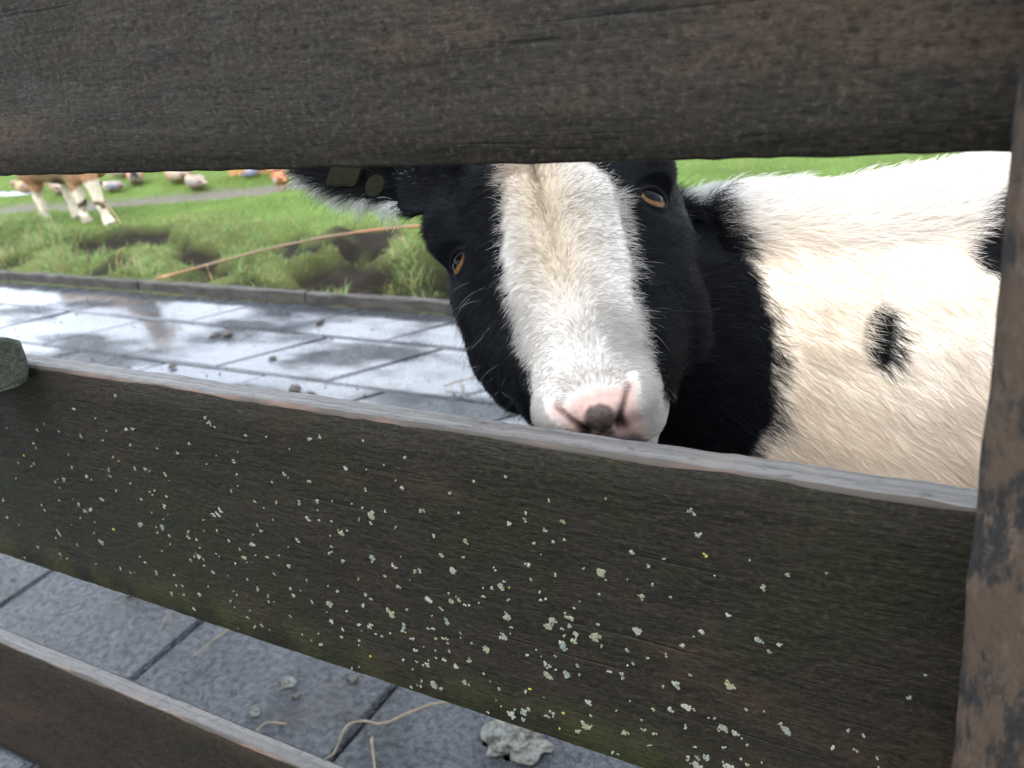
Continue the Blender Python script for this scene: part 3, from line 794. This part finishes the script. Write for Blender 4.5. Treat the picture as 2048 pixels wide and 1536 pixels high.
LAh = L.copy(); LAh[:, 0] = np.abs(L[:, 0]); keep &= ~((seg_dist(LAh, SLIT)[0] < .0032) & (n_ > -.045) & (a > .095))
for e in EYES: keep &= eye_rho(p, e)[0] > 1.02                # no hair on the eyes
p, nn, L, head, ear, r, a, n_ = p[keep], nn[keep], L[keep], head[keep], ear[keep], r[keep], a[keep], n_[keep]
NH = len(p)
# flow
sg = np.tanh(r / .012)
fl = np.zeros((NH, 3))
fr = sg * (.55 + .45 * np.abs(sg)); fa = -.95 * (1 - sg ** 2) + sg ** 2 * (-.65 + .85 * sstep(-.02, .04, a)); fnn = -.5 * np.abs(sg)
fl_head = fr[:, None] * hr + fa[:, None] * ha + fnn[:, None] * hn
fl_neck = np.array((.75, .10, -.55))[None] + 0 * fl_head
ridge = sstep(.715, .745, p[:, 2])
fl_body = BD[None] * 1.0 + UP[None] * (-.75 + 1.3 * ridge)[:, None]
sB = (p - B0) @ BD
kb = sstep(-.05, .03, sB)[:, None]
fl = np.where(head[:, None], fl_head, fl_neck * (1 - kb) + fl_body * kb)
sgn = np.sign(r)[:, None]
fl_ear = (EAR_D[0] * -sgn * -1 * hr * -1 if False else (np.abs(EAR_D[0]) * sgn * hr)) + EAR_D[1] * ha + EAR_D[2] * hn
de = np.stack([-np.abs(r), a, n_], 1) - EAR_R; qe = (de @ EAR_W)
fl_ear = fl_ear * .6 + (np.clip(qe / .02, -1, 1))[:, None] * ha * .9
fl = np.where(ear[:, None], fl_ear, fl)
wisp = np.stack([vn(p, 70, 61) - .5, vn(p, 70, 62) - .5, vn(p, 70, 63) - .5], 1) + .8 * np.stack([vn(p, 170, 64) - .5, vn(p, 170, 65) - .5, vn(p, 170, 66) - .5], 1)
fl = unit(fl) + wisp * np.where(head, .6, .38)[:, None] + rng.normal(0, .11, (NH, 3))
fl = unit(fl - nn * (fl * nn).sum(1)[:, None])
Ln = np.where(head, .0062, .0130)
Ln = np.where(head & (a > .05), .0062 - .0016 * sstep(.05, .1, a), Ln)
cheek = head & (np.abs(r) > .034) & (a > .0); Ln = np.where(cheek, .0105, Ln)
Ln = np.where(head & (a < -.02), .0095, Ln)
Ln = np.where(ear, .0052, Ln)
Ln = np.where(~head & (ridge > .3), .022, Ln)
eyed = np.minimum(eye_rho(p, EYES[0])[0], eye_rho(p, EYES[1])[0])
Ln = Ln * sstep(.9, 2.4, eyed).clip(.25, 1)
Ln = Ln * rng.uniform(.6, 1.25, NH) * (.7 + .6 * vn(p, 55, 71))
lift = np.where(head, .24, .16) + np.where(head, .06 * sstep(.03, .09, a), 0) + np.where(~head, .55 * ridge, 0) + np.where(cheek, .12, 0) + rng.normal(0, .08, NH)
longk = (rng.random(NH) < np.where(head, .007, .003)) & ~ear & (L[:, 1] < .09); Ln = np.where(longk, Ln * 1.9, Ln); lift = np.where(longk, lift + .22, lift)
rw = ~head & (ridge > .5) & (rng.random(NH) < .14); Ln = np.where(rw, Ln * 1.15, Ln); lift = np.where(rw, lift + .35, lift)
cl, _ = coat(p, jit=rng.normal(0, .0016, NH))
cl *= np.where(head, rng.uniform(.84, 1.1, NH), rng.uniform(.92, 1.05, NH))[:, None]
# white fringe along the lower edge of the ear, grey streaks at its root
edge_k = ear & (qe > .0150 * np.clip(np.sin(np.pi * np.clip((de @ EAR_D) / .125 * .86 + .14, 0, 1) ** .8), .2, 1) ** .75 * 1.15)
Ln[edge_k] *= .62
cl[edge_k] = np.array((.62, .62, .58)) * rng.uniform(.7, 1.1, edge_k.sum())[:, None]
streak = ear & (rng.random(NH) < .25 * sstep(.45, .6, vn(p, 45, 81))) & ((de @ EAR_D) < .06)
cl[streak] = np.array((.28, .32, .38))
dark = cl.mean(1) < .03
grizz = dark & (rng.random(NH) < .04); cl[grizz] = np.array((.035, .038, .044))
lw = longk & dark & cheek & (rng.random(NH) < np.where(r < 0, .16, .0)); cl[lw] = (.35, .35, .33)
NPT = 5; t = np.linspace(0, 1, NPT)
curl = unit(np.cross(nn, fl)) * rng.normal(0, .16, NH)[:, None]
pos = np.empty((NH, NPT, 3))
for k_, tt in enumerate(t):
    pos[:, k_] = p - nn * .0006 + Ln[:, None] * (fl * (tt * np.cos(lift))[:, None] + nn * (np.sin(lift) * (tt - .42 * tt * tt))[:, None] + curl * tt * tt - UP[None] * (.10 * tt * tt))
hcv = bpy.data.hair_curves.new("fur"); hcv.add_curves([NPT] * NH)
hcv.attributes["position"].data.foreach_set("vector", pos.astype(np.float32).ravel())
ra = hcv.attributes.get("radius") or hcv.attributes.new("radius", 'FLOAT', 'POINT')
base_r = np.where(lw, .00005, np.where(head, .000085, .00011))
ra.data.foreach_set("value", (base_r[:, None] * np.array([1, 1, .9, .65, .12])[None]).astype(np.float32).ravel())
ca = hcv.attributes.new("col", 'FLOAT_COLOR', 'POINT')
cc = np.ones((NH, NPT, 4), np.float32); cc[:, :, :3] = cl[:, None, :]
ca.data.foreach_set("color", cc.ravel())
hcv.materials.append(M_FUR)
fur = gchild("fur", hcv)

# eyes --------------------------------------------------------------
for (ce, gw, lidr, acr) in EYES:
    v, f = ellipsoid((0, 0, 0), (lidr, acr, gw), (EYE_R, EYE_R, EYE_R), 18)
    eo = gchild("eye", mesh("eye", [np.asarray(q) + ce for q in v], f, [M_IRIS], True))
    V = [ce + (gw + lidr * (-.0026 / EYE_R)) / np.linalg.norm(gw + lidr * (-.0026 / EYE_R)) * (EYE_R + .0002)]; F = []; nq = 28      # broad pupil lying across the upper half of the iris
    for ri in range(1, 6):
        for k in range(nq):
            an = 2 * math.pi * k / nq; q_ = ri / 5
            x = math.copysign(abs(math.cos(an)) ** .75, math.cos(an)) * .0082 * q_; y = math.copysign(abs(math.sin(an)) ** .8, math.sin(an)) * .0066 * q_ - .0026
            d = gw + acr * (x / EYE_R) + lidr * (y / EYE_R); d /= np.linalg.norm(d); V.append(ce + d * (EYE_R + .0002))
    for k in range(nq): F.append((0, 1 + k, 1 + (k + 1) % nq))
    for ri in range(4):
        for k in range(nq): F.append((1 + ri * nq + k, 1 + (ri + 1) * nq + k, 1 + (ri + 1) * nq + (k + 1) % nq, 1 + ri * nq + (k + 1) % nq))
    link("pupil", mesh("pupil", V, F, [M_PUPIL], True), eo)
    ring = []; rr = []
    for k in range(33):
        an = 2 * math.pi * k / 32; x = .0088 * math.cos(an); y = .0068 * math.sin(an) + .0004
        if y < 0: y *= .85
        ring.append(ce + gw * (math.sqrt(max(EYE_R ** 2 - x * x - y * y, 1e-6)) + .0004) + acr * x + lidr * y); rr.append(.0009 if math.sin(an) > -.1 else .0016)
    v, f = tube(ring, rr, 8, False)
    link("eyelid", mesh("eyelid", v, f, [M_LID], True), eo)

# ear tag: flag and button clipped through the image-left ear
def tagplate(pts, th, c_, ax, ay, an):
    V = []; F = []; n = len(pts)
    for z in (-th / 2, th / 2):
        for (x, y) in pts: V.append(c_ + ax * x + ay * y + an * z)
    F.append(tuple(reversed(range(n)))); F.append(tuple(n + k for k in range(n)))
    for k in range(n): F.append((k, (k + 1) % n, n + (k + 1) % n, n + k))
    return mesh("ear_tag", V, F, [M_TAG])
eD = EAR_D[0] * hr + EAR_D[1] * ha + EAR_D[2] * hn; eN = EAR_N[0] * hr + EAR_N[1] * ha + EAR_N[2] * hn; eW = EAR_W[0] * hr + EAR_W[1] * ha + EAR_W[2] * hn
def rrect(wx, wy, r_, n=5):
    out = []
    for (sx, sy, a0) in ((1, 1, 0), (-1, 1, 90), (-1, -1, 180), (1, -1, 270)):
        for k in range(n):
            an = math.radians(a0 + 90 * k / (n - 1)); out.append((sx * (wx - r_) + r_ * math.cos(an), sy * (wy - r_) + r_ * math.sin(an)))
    return out
def ear_world(t, q, lift): return hw(*ear_pt(t, q, -1, lift))
tg = gchild("ear_tag", tagplate(rrect(.0115, .0068, .0025), .0022, ear_world(.47, .42, .010), eD * .97 + eW * .1, eW, eN))
bt = gchild("ear_tag", tagplate(rrect(.0062, .0068, .0058), .0022, ear_world(.255, .55, .010), eD, eW, eN))
for q in LEGS:
    b = B0 + BD * (q[0] + (-.022 if q[2] else .010)) + BS * q[1]
    for sd_ in (-1, 1):
        v, f = ellipsoid(b + BS * sd_ * .013 + UP * .020, (BD, BS, UP), (.028, .0125, .022), 8)
        v = [np.array((q_[0], q_[1], max(q_[2], .001))) for q_ in v]
        gchild("hoof", mesh("hoof", v, f, [M_HOOF], True))

# ------------------------------------------------------------------ the brown and white goat on the pasture
def simple_col(me, fn):
    nv = len(me.vertices); q = np.empty(nv * 3, np.float32); me.vertices.foreach_get("co", q); color_attr(me, fn(q.reshape(-1, 3).astype(float)))
    me.polygons.foreach_set("use_smooth", np.ones(len(me.polygons), bool)); me.update()
m = Mat("short_coat", .7, .2)
M_COAT = m.set(color=m.mix(m.rmp(m.noise(m.pos((1, 1, .4)), 90, 4), .3, .7, 0, .35), m.attr(), (.05, .035, .02)), normal=m.bump(m.noise(m.pos((1, 1, .3)), 150, 4), .5, .006))
GX, GY = -4.24, 2.79
kid = empty("goat", (GX, GY, .0)); tag(kid, "brown goat with white stockings standing on the grass behind", "goat")
pcs = []
ax3 = (np.array((1.0, 0, 0)), np.array((0, 1.0, 0)), UP)
TS2 = [(-.36, .37, .04, .06), (-.31, .36, .085, .11), (-.2, .345, .105, .13), (-.05, .335, .115, .135), (.1, .345, .105, .13), (.2, .36, .085, .12), (.27, .38, .04, .07)]
pcs.append(loft([((q[0], 0, q[1]), ax3[1], UP, q[2], q[3], q[3], 2.1) for q in smooth_path(TS2, 20)], 24))
P = smooth_path([(.18, 0, .40, .075), (.25, 0, .47, .06), (.30, 0, .54, .048), (.33, 0, .58, .045)], 10); pcs.append(tube(P[:, :3], P[:, 3], 14))
P = smooth_path([(.27, 0, .60, .035), (.32, 0, .605, .05), (.37, 0, .585, .046), (.43, 0, .55, .032), (.465, 0, .53, .024), (.48, 0, .52, .012)], 14); pcs.append(tube(P[:, :3], P[:, 3], 14))
for s in (-1, 1):
    pcs.append(ellipsoid((.30, s * .075, .60), ax3, (.020, .055, .014), 10))
    pcs.append(ellipsoid((-.24, s * .06, .33), ax3, (.09, .06, .12), 10)); pcs.append(ellipsoid((.15, s * .06, .32), ax3, (.07, .05, .11), 10))
KL = [(-.255, -.045, -.24, False), (-.14, .05, -.13, False), (.085, -.05, .09, True), (.26, -.055, .235, True)]
for (fx, fy, tx, front) in KL:
    if front: pts = [(tx - .02, .34, .055), (tx - .01, .26, .042), (tx + .0, .19, .031), (tx + .005, .13, .027), (tx + .01, .115, .027), (fx - .005, .065, .021), (fx, .035, .027), (fx + .012, .008, .032)]
    else: pts = [(tx + .01, .34, .065), (tx + .02, .26, .046), (tx - .005, .19, .032), (tx - .02, .15, .026), (tx - .01, .09, .022), (fx, .05, .024), (fx + .005, .03, .027), (fx + .016, .008, .031)]
    P = smooth_path([(q[0], fy, q[1], q[2]) for q in pts], 18); pcs.append(tube(P[:, :3], P[:, 3], 12))
P = smooth_path([(-.34, 0, .41, .022), (-.39, 0, .43, .018), (-.42, 0, .47, .009)], 6); pcs.append(tube(P[:, :3], P[:, 3], 8))
km = fuse("body", pcs, .007, 6)
def kid_col(P):
    brown = np.array((.36, .19, .10)); wht = np.array((.62, .53, .40)); dk = np.array((.07, .05, .03)); ol = np.array((.22, .15, .075))
    nz = vn(P, 40, 3) - .5; x, y, z = P.T
    c = np.zeros((len(P), 3)) + brown
    b = (np.abs(x + .03) < .13) & (z < .30); c[b] = ol
    sock = np.where(x > .19, .225, np.where(x > .0, .19, np.where(y > 0, .21, .175))) + nz * .03
    c[z < sock] = wht
    kn = (x > .0) & (np.abs(z - .12 - np.where(x > .17, -.01, .0)) < .022 + nz * .02) & (vn(P, 30, 8) > .38); c[kn] = dk
    hf = (z < .05 + nz * .02) & (x > 0) & (x < .17); c[hf] = wht * .55
    um = np.hypot(x - .0, (z - .21) / .8) < .05; c[um] = dk
    bl = (x > .34) & (np.abs(y) < .016); c[bl] = wht
    return c
simple_col(km, kid_col); km.materials.append(M_COAT); link("body", km, kid)
for (fx, fy, tx, front) in KL:
    for s in (-1, 1):
        v, f = ellipsoid((fx + .02, fy + s * .013, .012), ax3, (.032, .014, .014), 8)
        link("hoof", mesh("hoof", v, f, [M_HOOF], True), kid)
for s in (-1, 1):
    v, f = ellipsoid((.36, s * .041, .60), ax3, (.011, .008, .011), 8); link("eye", mesh("eye", v, f, [M_PUPIL], True), kid)
    v, f = tube(smooth_path([(.30, s * .022, .64), (.28, s * .028, .69), (.24, s * .035, .73)], 6), [.012, .011, .009, .007, .005, .003], 8)
    link("horn", mesh("horn", v, f, [M_HOOF], True), kid)

# ------------------------------------------------------------------ water birds resting on the grass
m = Mat("plumage", .65, .25)
nn_ = m.noise(m.pos((40, 120, 120), obj=True), 1, 4, .6)
M_PLUME = m.set(color=m.mix(m.rmp(nn_, .4, .65, 0, .6), m.attr(), (.08, .055, .035)), normal=m.bump(nn_, .4, .004))
M_BILL = plain("bill_horn", (.30, .22, .05), .4, .4); M_BILLD = plain("dark_bill", (.06, .06, .07), .4, .4)
M_SHANK = plain("orange_shank", (.50, .18, .04), .5, .3)
def bird(x, y, heading, scale, pose, back, breast, head, wing, label, tail=None, patch=None, bill=None):
    o = empty("duck", (x, y, float(ground_z(np.array([x]), np.array([y]))[0]) + .004), heading); o.scale = (scale,) * 3
    tag(o, label, "duck", "water birds resting on the pasture")
    lift_ = .085 if pose == 'stand' else 0
    B = [(-.25, .085, .012, .007), (-.20, .080, .042, .018), (-.12, .080, .078, .055), (-.02, .085, .095, .080), (.07, .090, .088, .080), (.125, .105, .060, .060)]
    if pose == 'tuck': N = [(.150, .135, .040, .040), (.165, .155, .036, .036), (.185, .155, .034, .034), (.205, .140, .028, .028), (.218, .130, .012, .012)]
    else: N = [(.150, .155, .036, .036), (.162, .195, .029, .029), (.172, .232, .031, .031), (.195, .245, .033, .031), (.220, .238, .020, .019), (.228, .235, .008, .008)]
    Q = smooth_path(B + N, 34); secs = []
    for i, q in enumerate(Q):
        t_ = Q[min(i + 1, 33)] - Q[max(i - 1, 0)]; t_ = np.array((t_[0], 0, t_[1])); t_ /= np.linalg.norm(t_); s_ = np.array((0, 1.0, 0)); u_ = np.cross(t_, s_)
        secs.append(((q[0], 0, q[1] + lift_), s_, -u_ if u_[2] < 0 else u_, q[2], q[3], q[3], 2))
    v, f = loft(secs, 16); me = mesh("body", v, f, [M_PLUME], True)
    hz = .125 if pose == 'tuck' else .195
    def cf(P):
        z = P[:, 2] - lift_; c = np.zeros((len(P), 3)) + np.array(back)
        c[(P[:, 0] > .03)] = breast; c[(z < .045) & (P[:, 0] <= .06)] = np.array(back) * .5 + np.array(breast) * .5
        c[(P[:, 0] > .14) & (z > hz - .02)] = head
        if tail is not None: c[P[:, 0] < -.17] = tail
        return c
    simple_col(me, cf); bd = link("body", me, o)
    bz = (.132 if pose == 'tuck' else .236) + lift_; bx = .214 if pose == 'tuck' else .224
    v, f = loft([((bx - .01, 0, bz), (0, 1, 0), UP, .013, .010, .010, 2), ((bx + .015, 0, bz - .006), (0, 1, 0), UP, .012, .006, .006, 2), ((bx + .042, 0, bz - .012), (0, 1, 0), UP, .013, .0035, .0035, 2), ((bx + .05, 0, bz - .014), (0, 1, 0), UP, .007, .002, .002, 2)], 10)
    link("bill", mesh("bill", v, f, [bill or M_BILL], True), o)
    for s in (-1, 1):
        W = [(.075, .105, .02, .03), (.02, .105, .026, .058), (-.06, .10, .026, .055), (-.14, .098, .02, .032), (-.22, .10, .006, .010)]
        v, f = loft([((q[0], s * (.072 - max(0, -.06 - q[0]) * .25), q[1] + lift_), (0, 1, 0), UP, q[2], q[3], q[3], 2) for q in smooth_path(W, 12)], 12)
        me = mesh("wing", v, f, [M_PLUME], True)
        def wf(P):
            c = np.zeros((len(P), 3)) + np.array(wing)
            if patch is not None: c[(P[:, 0] < -.02) & (P[:, 0] > -.11) & (P[:, 2] - lift_ < .10)] = patch
            c[P[:, 0] < -.15] = np.array(wing) * .35
            return c
        simple_col(me, wf); link("wing", me, o)
        ex, ez = (.198, .165) if pose == 'tuck' else (.203, .252)
        v, f = ellipsoid((ex, s * .027, ez + lift_), ax3, (.006, .004, .006), 6); link("eye", mesh("eye", v, f, [M_PUPIL], True), bd)
        if pose == 'stand':
            v, f = tube([(.0, s * .035, .11), (.005, s * .035, .05), (.0, s * .035, .008), (.035, s * .035, .004)], [.012, .007, .007, .006], 7); link("leg", mesh("leg", v, f, [M_SHANK], True), o)
    return o
GRY, WHT, BUF, RUST, DRK, GRN = (.27, .195, .135), (.44, .35, .26), (.42, .27, .15), (.36, .13, .04), (.018, .016, .014), (.015, .05, .025)
R_ = math.radians
bird(-5.52, 3.34, R_(-150), .50, 'tuck', BUF, BUF, GRY, GRY, "buff-grey duck lying beside the puddle at the far left")
bird(-5.12, 3.27, R_(160), .46, 'tuck', WHT, BUF, GRY, GRY, "pale duck showing between the legs of the brown goat", tail=WHT)
bird(-4.70, 3.33, R_(195), .36, 'tuck', GRY, WHT, DRK, (.24, .235, .25), "small blue-grey duck lying just right of the brown goat", patch=(.10, .11, .28))
bird(-5.02, 3.66, R_(20), .48, 'sit', WHT, GRY, GRY, WHT, "whitish mottled duck half hidden under the top board", bill=M_BILLD)
bird(-4.70, 3.50, R_(-40), .50, 'tuck', RUST, GRY, DRK, (.36, .14, .06), "brown duck with a dark tucked head", bill=M_BILLD)
bird(-4.36, 3.52, R_(175), .52, 'sit', GRY, (.45, .17, .06), (.40, .13, .05), (.40, .31, .23), "grey drake with a rusty orange breast")
bird(-4.08, 3.40, R_(172), .44, 'tuck', GRY, BUF, DRK, (.30, .27, .24), "grey duck with a dark head lying beside the dirt track", tail=WHT)
bird(-3.42, 3.38, R_(150), .42, 'stand', RUST, RUST, (.78, .70, .52), (.33, .12, .04), "rust-brown duck with a pale cream head standing near the wooden panel", patch=(.5, .5, .5))
bird(-3.86, 3.62, R_(80), .30, 'tuck', (.20, .21, .25), GRY, (.16, .17, .20), (.20, .21, .26), "small slate-grey bird in front of the wooden panel", bill=M_BILLD)

# low slatted wooden panel behind the birds
wp = empty("wooden_panel", (-4.09, 3.66, 0), math.atan2(.09, .38)); tag(wp, "low orange-brown panel of upright wooden slats on the grass", "panel")
m = Mat("orange_pine", .6, .3); gr = m.noise(m.pos((60, 60, 6)), 1, 4); M_PINE = m.set(color=m.mix(m.rmp(gr, .3, .7), (.40, .19, .07), (.55, .31, .13)))
for k in range(9):
    x0 = k * .046; V = []; hgt = .42 + random.uniform(-.012, .012)
    for (x, y) in ((x0, 0), (x0 + .040, 0), (x0 + .040, .016), (x0, .016)): V += [(x, y, -.02), (x, y, hgt)]
    link("slat", mesh("slat", V, [(0, 2, 3, 1), (2, 4, 5, 3), (4, 6, 7, 5), (6, 0, 1, 7), (1, 3, 5, 7), (0, 6, 4, 2)], [M_PINE]), wp)
for z in (.10, .32):
    V = []
    for (y, zz_) in ((.0165, z), (.036, z), (.036, z + .045), (.0165, z + .045)): V += [(-.005, y, zz_), (.415, y, zz_)]
    link("crossbar", mesh("crossbar", V, [(0, 1, 3, 2), (2, 3, 5, 4), (4, 5, 7, 6), (6, 7, 1, 0), (0, 2, 4, 6), (1, 7, 5, 3)], [M_PINE]), wp)

# ------------------------------------------------------------------ loose things
def on_ground(pts, dz):
    pts = np.array(pts, float); out = []
    for q in smooth_path(pts, 22):
        z = float(ground_z(np.array([q[0]]), np.array([q[1]]))[0]) if q[1] > 2.03 else 0
        out.append((q[0], q[1], z + dz))
    return out
pt = [(-2.76, 2.01, .045), (-2.58, 2.17, .065), (-2.43, 2.32, .075), (-2.25, 2.48, .075), (-2.02, 2.61, .068), (-1.72, 2.70, .055)]
P = smooth_path(pt, 30); v, f = tube(P, [.0048 + .0008 * math.sin(k * 1.7) for k in range(30)], 9)
tag(link("cane", mesh("cane", v, f, [M_STICK], True)), "long bent orange-brown cane lying over the grassy bank", "stick")
def straw(name, pts, r_, label, mat, cat="straw", z=.004):
    P = smooth_path([(q[0], q[1], z + (.012 if 0 < i < len(pts) - 1 and i % 2 else 0)) for i, q in enumerate(pts)], 18)
    v, f = tube(P, [r_ * (1 - .4 * k / 17) for k in range(18)], 7); return tag(link(name, mesh(name, v, f, [mat], True)), label, cat)
straw("twig", [(-.606, .724), (-.655, .68), (-.701, .639), (-.716, .625), (-.738, .628), (-.739, .605), (-.734, .573), (-.731, .544), (-.728, .50)], .0019, "long kinked dry twig on the wet slabs near the crusted lump", M_STRAW, "twig")
straw("straw", [(-1.059, .711), (-1.054, .673), (-1.071, .633)], .0016, "short bent straw on the slab left of the middle joint", M_STRAW)
straw("straw", [(-.702, .612), (-.684, .593), (-.655, .56)], .0022, "straw pointing at the viewer below the kinked twig", M_STRAW)
straw("straw", [(-.831, .586), (-.848, .569), (-.864, .551)], .0014, "thin dark stalk lying beside the low board", M_STRAW)
straw("straw", [(-1.192, .709), (-1.175, .672), (-1.172, .651)], .0012, "faint thin straw on the leftmost wet slab", M_STRAW)
straw("straw", [(-1.185, 1.60), (-1.16, 1.56), (-1.127, 1.52)], .0022, "pale straw crossed by another beside the goat's muzzle", M_STRAW)
straw("straw", [(-1.215, 1.565), (-1.16, 1.595), (-1.10, 1.63)], .0020, "yellow straw lying across a paler straw near the goat's muzzle", M_STRAW)
def clod_mesh(name, r_, flat, mat, sub=3, rough=.35, sd=0):
    bm = bmesh.new(); bmesh.ops.create_icosphere(bm, subdivisions=sub, radius=1)
    q = np.array([v.co[:] for v in bm.verts]); k = 1 + rough * 2 * (vn(q + sd, 1.7, sd) - .5) + rough * 1.2 * (vn(q + sd, 4.3, sd + 1) - .5)
    for v, kk in zip(bm.verts, k):
        v.co *= kk; v.co = Vector((v.co.x * r_, v.co.y * r_ * .8, max(v.co.z * r_ * flat, -r_ * flat * .25) + r_ * flat * .25))
    me = bpy.data.meshes.new(name); bm.to_mesh(me); bm.free(); me.materials.append(mat)
    me.polygons.foreach_set("use_smooth", np.ones(len(me.polygons), bool)); return me
lump = link("lump", clod_mesh("lump", .038, .28, M_CHUNK, 5, .55, 4)); lump.location = (-.518, .684, 0.001)
tag(lump, "pale crusted lump of dried dung on the slabs under the middle board", "lump")
for k, (x, y, r_, lab) in enumerate([(-.889, .646, .012, "small pale green crumb in the middle of the near slab"), (-.894, .587, .009, "flat pale speck beside the low board's top edge")]):
    o = link("lump", clod_mesh("lump", r_, .35, M_CHUNK, 3, .6, 20 + k)); o.location = (x, y, .001); tag(o, lab, "lump")
cl_pos = [(-2.108, 1.713, .018, "larger of two dark dung crumbs lying in the far puddle"), (-2.153, 1.704, .014, "smaller dung crumb just left of the large one in the far puddle"), (-2.096, 1.487, .012, "dung crumb on the slab above the left end of the middle board"),
          (-1.819, 1.605, .010, "single dark crumb between two slab joints left of the goat"), (-1.604, 1.459, .018, "flat brown dung lump just above the worn top of the middle board"), (-1.541, 1.445, .011, "dark crumb right of the flat brown dung lump"),
          (-1.31, .711, .013, "dark clod showing under the lower edge of the middle board"), (-.798, .692, .009, "dark crumb on the near slab close to the board's lower edge"), (-.858, .632, .007, "tiny dark crumb beside the small pale green crumb"), (-1.867, 1.863, .014, "dark dung crumb in the puddle close to the edging")]
for k, (x, y, r_, lab) in enumerate(cl_pos):
    o = link("dung", clod_mesh("dung", r_, .5, M_DIRT, 3, .5, 40 + k)); o.location = (x, y, .001); o.rotation_euler = (0, 0, k * 1.3)
    tag(o, lab, "dung", "dung crumbs scattered on the slabs")
# fine grit
GV = []; GF = []
for k in range(1500):
    x = random.uniform(-4.2, .3); y = random.uniform(.42, 1.98); r_ = random.choice([.0012, .0016, .002, .003, .004]) * (1 if y < 1 else 1.3); o = len(GV)
    if vn2(np.array([x]), np.array([y]), 5, 77)[0] < .42: continue
    for q in range(5): GV.append((x + r_ * random.uniform(.6, 1.3) * math.cos(q * 1.257), y + r_ * random.uniform(.6, 1.3) * math.sin(q * 1.257), -.003))
    GV.append((x, y, r_ * .8))
    for q in range(5): GF.append((o + q, o + (q + 1) % 5, o + 5))
tag(link("grit", mesh("grit", GV, GF, [M_DIRT])), "fine dark grit strewn over the wet slabs", "grit", kind="stuff")
# dead reed stems in the bank
reeds = [((-3.86, 2.30), .22, .5, "dead reed stem bent across the bank at the far left"), ((-3.62, 2.55), .16, -.7, "short dead stem leaning at the brown goat's hooves"), ((-2.02, 2.10), .10, .9, "broken orange stem beside the dark mud hole"),
         ((-1.94, 2.12), .12, -.3, "upright dead stem next to the grass clump by the mud hole"), ((-2.55, 2.08), .09, .2, "dead stem over the edging below the cane"), ((-1.13, 3.72), .12, .2, "orange dead stem rising behind the near goat's back"), ((-3.1, 2.1), .16, 1.0, "pale bent grass stalk in front of the brown goat")]
for (xy, ln, lean_, lab) in reeds:
    z0 = float(ground_z(np.array([xy[0]]), np.array([xy[1]]))[0]) - .01
    P = smooth_path([(xy[0], xy[1], z0), (xy[0] + ln * .3 * lean_, xy[1] - .01, z0 + ln * .5), (xy[0] + ln * .8 * lean_, xy[1] - .02, z0 + ln * (1 - .3 * abs(lean_)))], 9)
    v, f = tube(P, [.0032 * (1 - .06 * k) for k in range(9)], 6); tag(link("reed_stem", mesh("reed_stem", v, f, [M_REED], True)), lab, "stem")
